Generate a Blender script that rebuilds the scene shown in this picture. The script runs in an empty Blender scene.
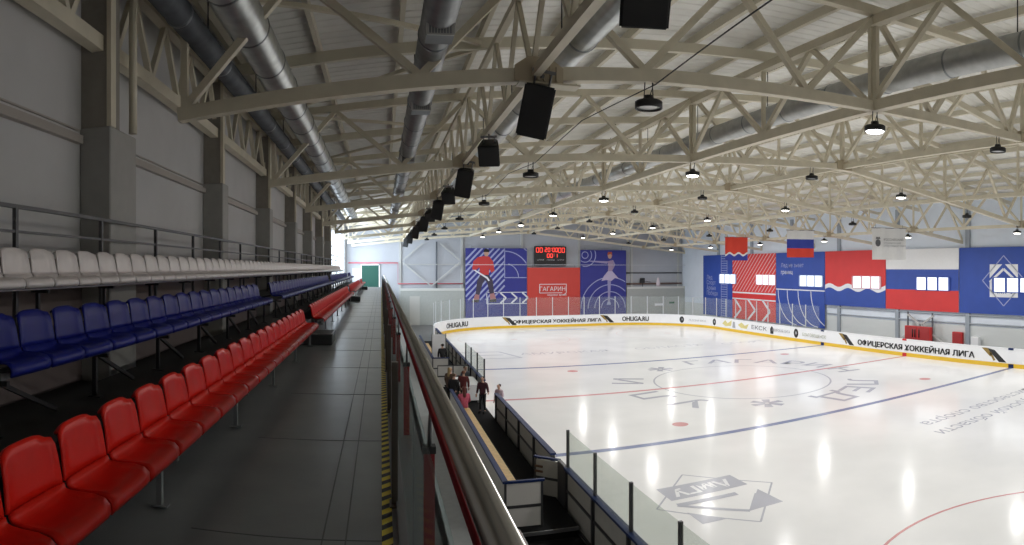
import bpy, bmesh, math, random
from math import sin, cos, tan, pi, radians, hypot, atan2
from mathutils import Vector, Matrix
random.seed(7)
C = bpy.context.scene.collection
EYE = 5.7            # camera height above the ice
FLOOR = 4.31         # top of the spectators' gallery floor

# ------------------------------------------------------------------ materials
MATS = {}
def mat(name, col, rough=0.6, metal=0.0, noise=0.0, scale=6.0, spec=0.5, bump=0.0, coat=0.0):
    if name in MATS: return MATS[name]
    m = bpy.data.materials.new(name); m.use_nodes = True
    nt = m.node_tree; b = nt.nodes['Principled BSDF']
    b.inputs['Base Color'].default_value = (*col, 1)
    b.inputs['Roughness'].default_value = rough
    b.inputs['Metallic'].default_value = metal
    b.inputs['Specular IOR Level'].default_value = spec
    b.inputs['Coat Weight'].default_value = coat
    if noise or bump:
        tc = nt.nodes.new('ShaderNodeTexCoord'); n = nt.nodes.new('ShaderNodeTexNoise')
        n.inputs['Scale'].default_value = scale; n.inputs['Detail'].default_value = 4
        nt.links.new(tc.outputs['Object'], n.inputs['Vector'])
        if noise:
            r = nt.nodes.new('ShaderNodeValToRGB')
            r.color_ramp.elements[0].position = .3; r.color_ramp.elements[1].position = .7
            r.color_ramp.elements[0].color = (*[c*(1-noise) for c in col], 1)
            r.color_ramp.elements[1].color = (*[min(1, c*(1+noise)) for c in col], 1)
            nt.links.new(n.outputs['Fac'], r.inputs['Fac']); nt.links.new(r.outputs['Color'], b.inputs['Base Color'])
        if bump:
            bp = nt.nodes.new('ShaderNodeBump'); bp.inputs['Strength'].default_value = bump; bp.inputs['Distance'].default_value = .02
            nt.links.new(n.outputs['Fac'], bp.inputs['Height']); nt.links.new(bp.outputs['Normal'], b.inputs['Normal'])
    MATS[name] = m
    return m
def emit(name, col, strength):
    m = bpy.data.materials.new(name); m.use_nodes = True
    nt = m.node_tree; b = nt.nodes['Principled BSDF']
    b.inputs['Base Color'].default_value = (*col, 1)
    b.inputs['Emission Color'].default_value = (*col, 1); b.inputs['Emission Strength'].default_value = strength
    return m
def glass(name, tint, refl=0.03, haze=0.0):
    m = bpy.data.materials.new(name); m.use_nodes = True
    nt = m.node_tree; nt.nodes.clear()
    out = nt.nodes.new('ShaderNodeOutputMaterial'); mx = nt.nodes.new('ShaderNodeMixShader')
    tr = nt.nodes.new('ShaderNodeBsdfTransparent'); tr.inputs['Color'].default_value = (*tint, 1)
    gl = nt.nodes.new('ShaderNodeBsdfGlossy'); gl.inputs['Roughness'].default_value = .03
    mx.inputs['Fac'].default_value = refl
    nt.links.new(tr.outputs[0], mx.inputs[1]); nt.links.new(gl.outputs[0], mx.inputs[2])
    last = mx
    if haze:
        df = nt.nodes.new('ShaderNodeBsdfDiffuse'); df.inputs['Color'].default_value = (.75, .8, .76, 1)
        m2 = nt.nodes.new('ShaderNodeMixShader'); m2.inputs['Fac'].default_value = haze
        nt.links.new(mx.outputs[0], m2.inputs[1]); nt.links.new(df.outputs[0], m2.inputs[2]); last = m2
    nt.links.new(last.outputs[0], out.inputs['Surface'])
    return m

STEEL = mat('cream_paint', (.70, .64, .50), .5, noise=.06, scale=3)
ROOF = mat('roof_sheet', (.85, .84, .79), .5, noise=.05, scale=2)
PURL = mat('purlin_paint', (.70, .65, .52), .5)
GALV = mat('galvanised', (.60, .62, .62), .36, .85, noise=.12, scale=5)
DUCTSHADE = mat('duct_shade_tone', (.115, .125, .14), .6, .1, noise=.2, scale=4)  # dark tone puts the shade on the narrow duct into its colour
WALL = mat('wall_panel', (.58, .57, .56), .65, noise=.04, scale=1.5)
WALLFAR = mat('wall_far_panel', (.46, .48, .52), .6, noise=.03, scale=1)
WALLR = mat('wall_right_panel', (.76, .82, .90), .6, noise=.03, scale=1)
COLG = mat('column_grey', (.37, .36, .335), .6, noise=.05)
CONC = mat('column_upper', (.30, .275, .235), .6, noise=.08)
AISLE = mat('gallery_vinyl', (.24, .245, .25), .30, noise=.10, scale=2.5)
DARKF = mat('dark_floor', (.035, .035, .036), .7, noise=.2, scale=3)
RUBBER = mat('black_rubber', (.012, .012, .013), .85, noise=.3, scale=20, spec=.15)
HALLF = mat('hall_floor', (.17, .17, .17), .6, noise=.1, scale=2)
RED = mat('red_plastic', (.78, .016, .008), .3, noise=.04, scale=9, spec=.18)
BLUE = mat('blue_plastic', (.012, .018, .20), .34, noise=.05, scale=9, spec=.15)
WHITE = mat('white_plastic', (.86, .79, .77), .3, noise=.04, scale=9)
DSTEEL = mat('dark_steel', (.035, .035, .04), .45, .3)
GSTEEL = mat('grey_steel', (.22, .22, .23), .4, .5)
CHROME = mat('chrome', (.62, .60, .56), .27, 1.0)
REDP = mat('red_paint', (.26, .006, .012), .4)
BLACK = mat('black_box', (.012, .012, .013), .5)
BLACKG = mat('black_grille', (.02, .02, .021), .7, bump=.3, scale=300)
BWHITE = mat('board_white', (.88, .89, .91), .35, noise=.02, scale=2)
BYEL = mat('board_yellow', (.78, .50, .03), .4)
BGREY = mat('board_back_grey', (.46, .45, .41), .5, noise=.05)
BFRAME = mat('board_frame', (.06, .06, .065), .45, .3)
BBLUE = mat('board_top_blue', (.012, .028, .11), .5, spec=.2)
WOOD = mat('pine', (.62, .42, .17), .5, noise=.15, scale=8)
PRINTK = mat('print_black', (.012, .012, .014), .5)
PRINTGOLD = mat('print_gold', (.30, .20, .05), .5)
PRINTGREY = mat('print_grey', (.40, .41, .43), .5)
PRINTYEL = mat('print_yellow', (.70, .62, .25), .5)
BANB = mat('banner_blue', (.025, .07, .36), .55, noise=.06, scale=1.2)
BANB2 = mat('mural_blue', (.03, .035, .26), .55, noise=.05, scale=1.2)
BANR = mat('banner_red', (.66, .035, .035), .55, noise=.04, scale=1.2)
BANW = mat('banner_white', (.78, .78, .78), .6, noise=.02)
PRW = mat('print_white', (.80, .81, .85), .5)
PRL = mat('print_lilac', (.36, .39, .62), .5)
SKIN = mat('skin', (.55, .33, .24), .5)
GREEN = mat('green_curtain', (.02, .10, .075), .7)
GLASS = glass('shield_glass', (.93, .955, .93), haze=.12)
GLASSF = glass('far_shield_glass', (.97, .98, .985), .015, haze=.05)
GLASSR = glass('balustrade_glass', (.84, .90, .90), .05, haze=.08)
IBLUE = mat('ice_blue_line', (.22, .26, .42), .25, spec=.2)
IRED = mat('ice_red_line', (.66, .33, .33), .25, spec=.2)
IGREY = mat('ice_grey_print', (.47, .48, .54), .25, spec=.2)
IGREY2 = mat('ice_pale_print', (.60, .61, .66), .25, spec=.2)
IWHITE = mat('ice_white_print', (.85, .86, .87), .25, spec=.2)
LAMPLIT = emit('lamp_lens_lit', (1, .97, .9), 9)
LENSOFF = mat('lamp_lens_off', (.55, .55, .53), .3)
WINLIT = emit('daylight_pane', (.84, .90, 1.0), .62)
WINLIT2 = emit('daylight_pane_large', (.78, .89, 1.0), 1.6)
LEDRED = emit('led_red', (1, .07, .05), .5)

# ------------------------------------------------------------------ mesh builder
class MB:
    def __init__(s): s.bm = bmesh.new()
    def box(s, x0, y0, z0, x1, y1, z1):
        v = [s.bm.verts.new(p) for p in ((x0,y0,z0),(x1,y0,z0),(x1,y1,z0),(x0,y1,z0),(x0,y0,z1),(x1,y0,z1),(x1,y1,z1),(x0,y1,z1))]
        for f in ((0,3,2,1),(4,5,6,7),(0,1,5,4),(1,2,6,5),(2,3,7,6),(3,0,4,7)): s.bm.faces.new([v[i] for i in f])
        return s
    def bar(s, a, b, w, h=None, up=(0,0,1)):
        h = h or w; a = Vector(a); b = Vector(b); d = (b-a).normalized(); u = Vector(up)
        if abs(d.dot(u)) > .98: u = Vector((0,1,0))
        r = d.cross(u).normalized(); u = r.cross(d)
        v = []
        for p in (a, b):
            for i, j in ((-1,-1),(1,-1),(1,1),(-1,1)): v.append(s.bm.verts.new(p + r*(i*w/2) + u*(j*h/2)))
        for f in ((0,1,2,3),(7,6,5,4),(0,4,5,1),(1,5,6,2),(2,6,7,3),(3,7,4,0)): s.bm.faces.new([v[i] for i in f])
        return s
    def tube(s, pts, r, n=10, cap=True):
        pts = [Vector(p) for p in pts]; rings = []
        u = None
        for i, p in enumerate(pts):
            d = (pts[min(i+1, len(pts)-1)] - pts[max(i-1, 0)]).normalized()
            if u is None:
                u = Vector((0,0,1)) if abs(d.z) < .9 else Vector((1,0,0))
            u = (u - d*u.dot(d)).normalized(); w = d.cross(u)
            rr = r[i] if isinstance(r, (list, tuple)) else r
            rings.append([s.bm.verts.new(p + (u*cos(2*pi*k/n) + w*sin(2*pi*k/n))*rr) for k in range(n)])
        for a, b in zip(rings, rings[1:]):
            for k in range(n): s.bm.faces.new((a[k], a[(k+1)%n], b[(k+1)%n], b[k])).smooth = True
        if cap:
            s.bm.faces.new(rings[0][::-1]); s.bm.faces.new(rings[-1])
        return s
    def lathe(s, prof, cx=0, cy=0, n=20):
        rings = [[s.bm.verts.new((cx + r*cos(2*pi*k/n), cy + r*sin(2*pi*k/n), z)) for k in range(n)] for r, z in prof]
        for a, b in zip(rings, rings[1:]):
            for k in range(n): s.bm.faces.new((a[k], a[(k+1)%n], b[(k+1)%n], b[k])).smooth = True
        if prof[0][0] > 1e-4: s.bm.faces.new(rings[0][::-1])
        if prof[-1][0] > 1e-4: s.bm.faces.new(rings[-1])
        return s
    def poly(s, pts):
        s.bm.faces.new([s.bm.verts.new(p) for p in pts]); return s
    def prism(s, pts, vec):
        a = [s.bm.verts.new(p) for p in pts]; b = [s.bm.verts.new(Vector(p)+Vector(vec)) for p in pts]; n = len(a)
        s.bm.faces.new(a[::-1]); s.bm.faces.new(b)
        for k in range(n): s.bm.faces.new((a[k], a[(k+1)%n], b[(k+1)%n], b[k]))
        return s
    def bevel(s, w, seg=2):
        bmesh.ops.bevel(s.bm, geom=s.bm.edges[:], offset=w, segments=seg, affect='EDGES', clamp_overlap=True); return s
    def mesh(s, name, m):
        me = bpy.data.meshes.new(name); bmesh.ops.recalc_face_normals(s.bm, faces=s.bm.faces[:]); s.bm.to_mesh(me); s.bm.free()
        me.materials.append(m); return me
    def build(s, name, m, parent=None, loc=None):
        return link(name, s.mesh(name, m), parent, loc)
def link(name, me, parent=None, loc=None):
    o = bpy.data.objects.new(name, me); C.objects.link(o)
    if parent: o.parent = parent
    if loc: o.location = loc
    return o
def tag(o, label=None, cat=None, group=None, kind=None):
    if label: o['label'] = label
    if cat: o['category'] = cat
    if group: o['group'] = group
    if kind: o['kind'] = kind
    return o
def empty(name, loc=(0,0,0), label=None, cat=None, group=None, kind=None, rz=0):
    o = bpy.data.objects.new(name, None); C.objects.link(o); o.location = loc; o.rotation_euler.z = rz
    o.empty_display_size = .1
    return tag(o, label, cat, group, kind)
def copy_tree(o, parent=None):
    c = o.copy(); C.objects.link(c)
    if parent: c.parent = parent
    for ch in list(o.children): copy_tree(ch, c)
    return c
ONES = ['zeroth','first','second','third','fourth','fifth','sixth','seventh','eighth','ninth','tenth','eleventh','twelfth','thirteenth','fourteenth','fifteenth','sixteenth','seventeenth','eighteenth','nineteenth']
TENS = {2:('twentieth','twenty'),3:('thirtieth','thirty'),4:('fortieth','forty'),5:('fiftieth','fifty'),6:('sixtieth','sixty'),7:('seventieth','seventy'),8:('eightieth','eighty'),9:('ninetieth','ninety')}
def ordw(n):
    if n < 20: return ONES[n]
    t, o = divmod(n, 10)
    return TENS[t][0] if o == 0 else TENS[t][1] + '-' + ONES[o]

def text_mesh(body, size=1.0, bold=0.0, align='CENTER', spacing=1.0, xs=1.0):
    cu = bpy.data.curves.new('lettering', 'FONT'); cu.body = body; cu.size = size
    cu.align_x = align; cu.offset = bold; cu.space_character = spacing; cu.fill_mode = 'FRONT'; cu.resolution_u = 3
    o = bpy.data.objects.new('lettering', cu); C.objects.link(o)
    bpy.context.view_layer.update()
    dg = bpy.context.evaluated_depsgraph_get()
    me = bpy.data.meshes.new_from_object(o.evaluated_get(dg), depsgraph=dg)
    bpy.data.objects.remove(o)
    me.materials.clear()
    for v in me.vertices: v.co.x *= xs
    return me
def put_text(body, size, origin, xdir, ydir, m, parent, name='lettering', **k):
    me = text_mesh(body, size, **k); O = Vector(origin); X = Vector(xdir).normalized(); Y = Vector(ydir).normalized()
    for v in me.vertices: v.co = O + X*v.co.x + Y*v.co.y
    me.materials.append(m)
    return link(name, me, parent)
def apply_mod(o):
    bpy.context.view_layer.update()
    dg = bpy.context.evaluated_depsgraph_get()
    me = bpy.data.meshes.new_from_object(o.evaluated_get(dg), depsgraph=dg)
    o.modifiers.clear(); o.data = me

# ------------------------------------------------------------------ hall shell
XW, XC = -3.57, -3.15          # left wall face, face of its columns
XRW, YF, YN = 33.2, 61.5, -6.0
RIDGE = 15.2
def hb(x):                    # underside level of the truss bottom chord
    if x > RIDGE: return EYE + 3.582 - (x-RIDGE)*.108
    return EYE + (2.18 + (x+2.86)*.102 if x < 4.2 else 2.90 + (x-4.2)*.062)
def ht(x):                    # centre of the top chord
    if x > RIDGE: x = 2*RIDGE - x
    return EYE + 4.05 + (x+2.86)*.10
def hr(x): return ht(x) + .42

o = MB().box(-4.2, YN, -.3, 34, YF+.4, -.02).build('floor', HALLF); tag(o, 'grey concrete hall floor around the rink', 'floor', kind='structure')
# left wall: panels up to Y=44, bright window beyond
m = MB(); m.box(XW-.25, YN, -.02, XW, 44, 10.6)
m.box(XW-.25, 44, -.02, XW, YF, 4.4); m.box(XW-.25, 44, 9.0, XW, YF, 10.6); m.box(XW-.25, 60.6, 4.4, XW, YF, 9.0)
wl = m.build('wall_left', WALL); tag(wl, 'pale grey panel wall behind the seats', 'wall', kind='structure')
MB().box(XW, YN, FLOOR+.0, XW+.03, 43.9, FLOOR+1.5).build('baseboard_left', mat('wainscot', (.20, .155, .145), .6)) ['kind'] = 'structure'
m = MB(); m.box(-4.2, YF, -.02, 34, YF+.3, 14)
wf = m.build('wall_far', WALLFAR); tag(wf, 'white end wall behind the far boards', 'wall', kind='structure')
m = MB(); m.box(XRW, YN, -.02, XRW+.3, YF, 10.4)
wr = m.build('wall_right', WALLR); tag(wr, 'pale blue side wall beyond the right boards', 'wall', kind='structure')
m = MB(); m.box(-4.2, YN-.3, -.02, 34, YN, 14)
tag(m.build('wall_near', WALL), 'plain end wall behind the viewer', 'wall', kind='structure')
# ceiling: corrugated sheet on both slopes
m = MB(); prof = []
y = YN
while y < YF:
    prof += [(y, 0), (y+.16, 0), (y+.18, .018), (y+.28, .018)]; y += .30
xs = [-4.2, RIDGE, 34.4]
rows = [[m.bm.verts.new((x, yy, hr(x)+dz)) for yy, dz in prof] for x in xs]
for a, b in zip(rows, rows[1:]):
    for k in range(len(prof)-1): m.bm.faces.new((a[k], a[k+1], b[k+1], b[k]))
tag(m.build('ceiling', ROOF), 'white corrugated roof sheeting on both slopes', 'ceiling', kind='structure')

# columns on the left wall
colY = [XC*-2.10 + i*5.25 for i in range(7)]
for i, y in enumerate([colY[0]-5.25*1] + colY):
    L = .80 if i == 1 else .45
    m = MB().box(XW, y, -.02, XC, y+L, EYE+1.72); m.bevel(.015, 1)
    c = m.build('column', COLG)
    tag(c, 'grey boxed wall column', 'column', kind='structure')
    m = MB().box(XW, y+.04, EYE+1.72, XC-.06, y+.40, hr(-3.4)-.1); m.build('column_shaft', CONC, c)
    MB().box(XC-.06, y+.02, EYE+1.72, XC+.0, y+.16, hr(-3.4)-.2).build('column_flange', STEEL, c)
    if i == 1:
        MB().tube([(XC+.03, y+.62, EYE+1.74), (XC+.03, y+.62, hr(-3.4)-.25)], .055).build('down_pipe', STEEL, c)
        pass
# horizontal wall rails between columns
n = 1
for y0 in [colY[0]-5.25] + colY[:]:
    m = MB().box(XW, y0+.5, EYE+1.52, XW+.08, y0+5.2, EYE+1.62).box(XW, y0+.5, EYE+1.68, XW+.03, y0+5.2, EYE+1.70)
    tag(m.build('trim_%d' % n, mat('rail_cream', (.42, .38, .34), .5)), 'cream wall rail between two columns', 'trim', kind='structure'); n += 1

# ------------------------------------------------------------------ roof trusses
TY = [8.57 + 7.48*i for i in range(-1, 8)]
names_tr = ['nearest'] 
bot = [-2.86, .55, 3.95, 7.2, 10.9, 14.3]; bot += [2*RIDGE-x for x in bot[::-1]]
top = [2.25, 5.6, 9.05, 12.6]; top = [-1.2] + top + [RIDGE] + [2*RIDGE-x for x in top[::-1]] + [2*RIDGE+1.2]
def make_truss():
    t = empty('roof_truss', (0, 0, 0))
    xs = [-2.95, 4.2, RIDGE, 2*RIDGE-4.2, 2*RIDGE+2.95]
    m = MB()
    for a, b in zip(xs, xs[1:]):
        m.bar((a, 0, hb(a)+.10), (b, 0, hb(b)+.10), .17, .20)
    m.build('bottom_chord', STEEL, t)
    m = MB()
    for a, b in ((-3.1, RIDGE), (RIDGE, 2*RIDGE+3.1)): m.bar((a, 0, ht(a)), (b, 0, ht(b)), .16, .18)
    m.build('top_chord', STEEL, t)
    seq = []
    for i, x in enumerate(bot):
        for xt in top:
            if abs(xt - x) < 2.2 and not (x < -2.5 and xt < -2): seq.append((x, xt))
    for x, xt in seq:
        MB().bar((x, 0, hb(x)+.18), (xt, 0, ht(xt)-.06), .11, .11, up=(0,1,0)).build('diagonal', STEEL, t)
    for x in (-2.86, 9.05, RIDGE, 2*RIDGE-9.05, 2*RIDGE+2.86):
        MB().bar((x, 0, hb(x)+.18), (x, 0, ht(x)-.06), .10, .10).build('upright', STEEL, t)
    for x in (2.25, RIDGE, 2*RIDGE-2.25):
        z0 = hb(x)
        m = MB()
        for s in (-1, 1):
            m.prism([(x-.36, s*.10-.012, z0-.02), (x+.36, s*.10-.012, z0-.02), (x+.36, s*.10-.012, z0+.20), (x+.16, s*.10-.012, z0+.34), (x-.16, s*.10-.012, z0+.34), (x-.36, s*.10-.012, z0+.20)], (0, .024, 0))
            for k in range(4): m.box(x-.04+k*.095, s*.125-.02, z0-.01, x+.0+k*.095, s*.125+.02, z0+.21)
        m.build('splice_plate', mat('splice_paint', (.52, .44, .31), .5), t)
        MB().box(x-.30, -.13, z0-.045, x+.62, .13, z0-.022).build('foot_plate', STEEL, t)
    return t
T0 = make_truss()
NT = len(TY)
for i, y in enumerate(TY):
    t = T0 if i == 0 else copy_tree(T0)
    t.location = (0, y, 0)
    k = NT - i
    tag(t, 'cream steel roof truss spanning the hall, %s from the far end wall' % ordw(k), 'truss', 'roof trusses across the hall')
# intermediate rafters between trusses
def make_rafter():
    t = empty('roof_rafter')
    m = MB()
    for a, b in ((-3.3, RIDGE), (RIDGE, 2*RIDGE+3.3)): m.bar((a, 0, ht(a)+.06), (b, 0, ht(b)+.06), .12, .22)
    m.build('rafter_beam', PURL, t)
    return t
R0 = make_rafter()
for i, y in enumerate(TY[:-1]):
    t = R0 if i == 0 else copy_tree(R0)
    t.location = (0, y+3.74, 0)
    tag(t, 'cream roof rafter midway between two trusses, %s from the far end wall' % ordw(NT-1-i), 'rafter', 'roof rafters between the trusses')
# purlins along the hall
px = [-2.9 + 1.645*i for i in range(23)]
px = [x for x in px if abs(x-RIDGE) > .3]
for i, x in enumerate(px):
    m = MB().bar((x, YN+.05, ht(x)+.27), (x, YF-.05, ht(x)+.27), .09, .20)
    o = m.build('roof_purlin', PURL)
    tag(o, 'cream purlin running the length of the roof, %s from the left wall' % ordw(i+1), 'purlin', 'purlins under the roof sheeting')
# lengthwise lattice trusses
def long_truss(x, panel, label, zb, zt, y0=1.2, y1=60.9, w=.11, cw=.15, up=True):
    t = empty('lengthwise_truss', (x, y0, 0), label, 'truss', 'lengthwise trusses under the roof')
    L = y1-y0
    MB().bar((0, 0, zb), (0, L, zb), cw, cw*1.15).build('bottom_chord', STEEL, t)
    MB().bar((0, 0, zt), (0, L, zt), cw, cw).build('top_chord', STEEL, t)
    n = int(round(L/panel)); p = L/n
    me1 = MB().bar((0, 0, zb+.05), (0, p/2, zt-.05), w, w).mesh('diagonal', STEEL)
    me2 = MB().bar((0, p/2, zt-.05), (0, p, zb+.05), w, w).mesh('diagonal', STEEL)
    me3 = MB().bar((0, 0, zb+.05), (0, 0, zt-.05), w*.8, w*.8).mesh('upright', STEEL)
    for k in range(n):
        link('diagonal', me1, t, (0, k*p, 0)); link('diagonal', me2, t, (0, k*p, 0))
        if up and k and n < 32: link('upright', me3, t, (0, k*p, 0))
    return t
long_truss(2.2, 1.87, 'cream lattice truss along the speakers at the gallery edge', hb(2.2)+.12, ht(2.2)-.2, w=.07, cw=.12)
long_truss(9.0, 3.74, 'cream lattice truss running lengthwise beside the round duct above the ice', hb(9.0)+.1, ht(9)-.2, cw=.19)
long_truss(RIDGE, 3.74, 'cream lattice truss running lengthwise under the roof ridge', hb(RIDGE)+.1, ht(RIDGE)-.25)
long_truss(21.4, 3.74, 'cream lattice truss running lengthwise over the far half of the ice', hb(21.4)+.1, ht(21.4)-.2)
long_truss(28.2, 3.74, 'cream lattice truss running lengthwise above the right boards', hb(28.2)+.1, ht(28.2)-.2)
long_truss(-3.34, 1.25, 'cream lattice truss on top of the left wall columns', EYE+2.74, ht(-3.3)-.15, y0=-4, y1=44.3, w=.085, cw=.16, up=False)
# roof wind bracing in the gallery bays
for i, y in enumerate(TY[:-1]):
    m = MB().bar((-2.6, y+.2, ht(-2.6)+.02), (2.0, y+3.6, ht(2.0)+.02), .08).bar((2.0, y+3.9, ht(2.0)+.02), (-2.6, y+7.3, ht(-2.6)+.02), .08)
    tag(m.build('roof_brace', STEEL), 'cream diagonal roof brace above the gallery, %s from the far end wall' % ordw(NT-1-i), 'brace', 'roof braces above the gallery')

# ------------------------------------------------------------------ ducts
def duct(name, x, z, r, label, material, seam, y0=-4, y1=43.5, grilles=()):
    t = empty(name, (x, y0, z), label, 'duct')
    MB().tube([(0, 0, 0), (0, y1-y0, 0)], r, 28).build('duct_pipe', material, t)
    y = .9
    while y < y1-y0:
        MB().lathe([(r*.9, -.02), (r+.012, -.02), (r+.012, .02), (r*.9, .02)], n=28).build('seam_ring', mat('seam_metal', (.25, .27, .28), .35, .9), t, (0, y, 0)).rotation_euler.x = pi/2
        y += seam
    y = 2.1
    while y < y1-y0:
        MB().tube([(0, y, r*.98), (0, y, hr(x)-z-.12)], .012, 6).build('hanger_rod', DSTEEL, t)
        y += 3.74
    for gy in grilles:
        g = MB().box(-.17, gy-y0, -r-.07, .17, gy-y0+.30, -r*.6).build('grille_box', mat('grille_box', (.3, .32, .34), .4, .7), t)
        m = MB()
        for a, b in (((-.165,-.085),(.165,-.085)),((-.165,.05),(.165,.05)),((-.165,-.085),(-.165,.05)),((.165,-.085),(.165,.05))):
            m.bar((a[0], gy-y0-.012, -r+a[1]+.02), (b[0], gy-y0-.012, -r+b[1]+.02), .022)
        for k in range(9): m.box(-.15+k*.036, gy-y0-.02, -r-.06, -.14+k*.036, gy-y0-.002, -r+.06)
        m.build('grille', mat('grille_white', (.62, .62, .6), .5), g)
    return t
duct('ventilation_duct', -1.95, EYE+3.60, .295, 'large galvanised round duct above the red seats', GALV, 1.5)
duct('ventilation_duct', -2.72, EYE+3.50, .19, 'shade-darkened narrow duct high beside the left wall', DUCTSHADE, 2.2)
duct('ventilation_duct', .72, EYE+3.12, .22, 'grey round duct with white grilles above the aisle', mat('grey_duct', (.36, .37, .38), .42, .7, noise=.12), 1.6, grilles=(7.35, 10.9, 16.2, 23, 30.5))
duct('ventilation_duct', 2.85, EYE+3.35, .23, 'galvanised round duct just beyond the row of loudspeakers', GALV, 1.9, y1=30)
duct('ventilation_duct', 9.62, EYE+4.02, .27, 'long galvanised duct above the near half of the ice', mat('galv_dull', (.46, .47, .47), .4, .7, noise=.1), 1.7, y1=50)

# ------------------------------------------------------------------ lamps
def make_lamp(lit):
    t = empty('high_bay_lamp')
    m = MB().lathe([(.05, .15), (.075, .145), (.09, .085), (.19, .06), (.215, .045), (.215, -.055), (.19, -.06), (.185, -.02)], n=24)
    m.build('housing', BLACK, t)
    MB().lathe([(.186, -.055), (.165, -.075), (.10, -.092), (.0001, -.098)] if lit else [(.185, -.03), (.12, -.036), (.0001, -.038)], n=24).build('lens', LAMPLIT if lit else LENSOFF, t)
    m = MB()
    m.tube([(-.08, 0, .08), (-.06, 0, .40), (0, 0, .46)], .009, 6).tube([(.08, 0, .08), (.06, 0, .40), (0, 0, .46)], .009, 6)
    m.build('hanger', BLACK, t)
    MB().tube([(.03, .02, .145), (.09, .02, .33), (.02, .02, .56)], .007, 6).build('power_cable', BLACK, t)
    return t
LX = [4.02, 9.0, 13.7, 18.4, 23.0, 27.6]
litcols = {1, 3, 5}
protoL, protoD = make_lamp(True), make_lamp(False)
used = {True: False, False: False}
side = ['nearest the gallery', 'second line out from the gallery', 'third line out from the gallery', 'fourth line out from the gallery', 'second line in from the right wall', 'line nearest the right wall']
lightdata = bpy.data.lights.new('lamp_light', 'AREA'); lightdata.shape = 'DISK'; lightdata.size = .36; lightdata.energy = 128; lightdata.color = (1, .985, .965); lightdata.spread = radians(178)
for j, x in enumerate(LX):
    for i, y in enumerate(TY[:-1]):
        lit = j in litcols
        p = protoL if lit else protoD
        t = p if not used[lit] else copy_tree(p)
        used[lit] = True
        t.location = (x, y-.02, hb(x)-.35)
        tag(t, '%s black lamp, %s, %s truss from far wall' % ('glowing' if lit else 'unlit', side[j], ordw(NT-i)), 'lamp', 'high bay lamps under the trusses')
        if lit:
            l = bpy.data.objects.new('lamp_light', lightdata); C.objects.link(l); l.location = (x, y-.02, hb(x)-.47)

# power cable running along the lamps
for x0, lab in ((4.15, 'black cable strung between the lamps nearest the gallery'),):
    pts = []
    for i in range(len(TY)-1):
        pts += [(x0, TY[i], hb(x0)-.02), (x0+.05, TY[i]+3.7, hb(x0)+.25)]
    tag(MB().tube(pts, .011, 6).build('lamp_cable', BLACK), lab, 'cable')

# ------------------------------------------------------------------ loudspeakers
def make_speaker():
    t = empty('loudspeaker')
    # trapezoid cabinet, grille towards -Y
    w, d, h = .20, .20, .34
    m = MB().prism([(-w, -d, -h), (w, -d, -h), (w*.72, d, -h), (-w*.72, d, -h)], (0, 0, 2*h)); m.bevel(.02, 2)
    m.build('cabinet', BLACK, t)
    m = MB().box(-w+.02, -d-.012, -h+.02, w-.02, -d-.001, h-.02); m.bevel(.006, 1); m.build('front_grille', BLACKG, t)
    m = MB().tube([(-.10, .02, h), (-.10, .02, h+.2)], .014, 8).tube([(.10, .02, h), (.10, .02, h+.2)], .014, 8).box(-.15, -.01, h+.16, .15, .05, h+.2)
    m.build('bracket', GSTEEL, t)
    m = MB().lathe([(.0001, -.004), (.035, -.003), (.04, 0), (.04, .004)], n=12)
    m.build('bottom_handle', GSTEEL, t, (0, 0, -h))
    return t
S0 = make_speaker(); k = 0
for i in range(14):
    y = 4.83 + 3.74*i
    if y > 54: break
    t = S0 if i == 0 else copy_tree(S0)
    odd = i % 2
    t.location = (2.22, y-.05 if odd else y, EYE+2.27 if odd else EYE+2.37)
    t.rotation_mode = 'ZYX'
    t.rotation_euler = Matrix.Rotation(radians(-14 if odd else -17), 3, 'Z').to_4x4().to_3x3().__matmul__(Matrix.Rotation(radians(12 if odd else 0), 3, 'Y')).__matmul__(Matrix.Rotation(radians(16 if odd else 34), 3, 'X')).to_euler('ZYX')
    t.scale = (1.12, 1.12, 1.08) if odd else (1.1, 1.0, .66)
    tag(t, 'black hanging loudspeaker, %s back in the line above the railing, %s' % (ordw(i+1), 'upright' if odd else 'tipped down'), 'loudspeaker', 'loudspeakers hung above the railing')
    # drop bar holding it on the lengthwise truss
    inv = (t.rotation_euler.to_matrix() @ Matrix.Diagonal(t.scale)).inverted()
    MB().bar((0, .03, .45), tuple(inv @ Vector((2.2-t.location.x, 0, hb(2.2)+.08-t.location.z))), .03).build('drop_bar', GSTEEL, t)

# ------------------------------------------------------------------ gallery floor, aisle
m = MB().box(XW, YN+.02, FLOOR-.30, .34, 45.4, FLOOR)
g = m.build('floor_gallery', AISLE); tag(g, 'dark grey vinyl gallery aisle floor', 'floor', kind='structure')
m = MB()
for x in (-.18, -.30): m.box(x-.004, -1, FLOOR, x+.004, 45.3, FLOOR+.002)
for k in range(26): m.box(-1.0, -.5+k*1.8, FLOOR, .02, -.493+k*1.8, FLOOR+.002)
m.build('floor_seam', mat('seam_dark', (.13, .133, .137), .5), g)
o = MB().box(-3.5, 45.4, FLOOR-1.0, .34, YF-.01, FLOOR-.58).build('floor_landing', AISLE); tag(o, 'grey landing floor beyond the gallery aisle', 'floor', kind='structure')
MB().box(XW+.02, YN+.02, FLOOR+.0, -1.55, 44.0, FLOOR+.012).build('floor_under_seats', DARKF)['kind'] = 'structure'
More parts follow.
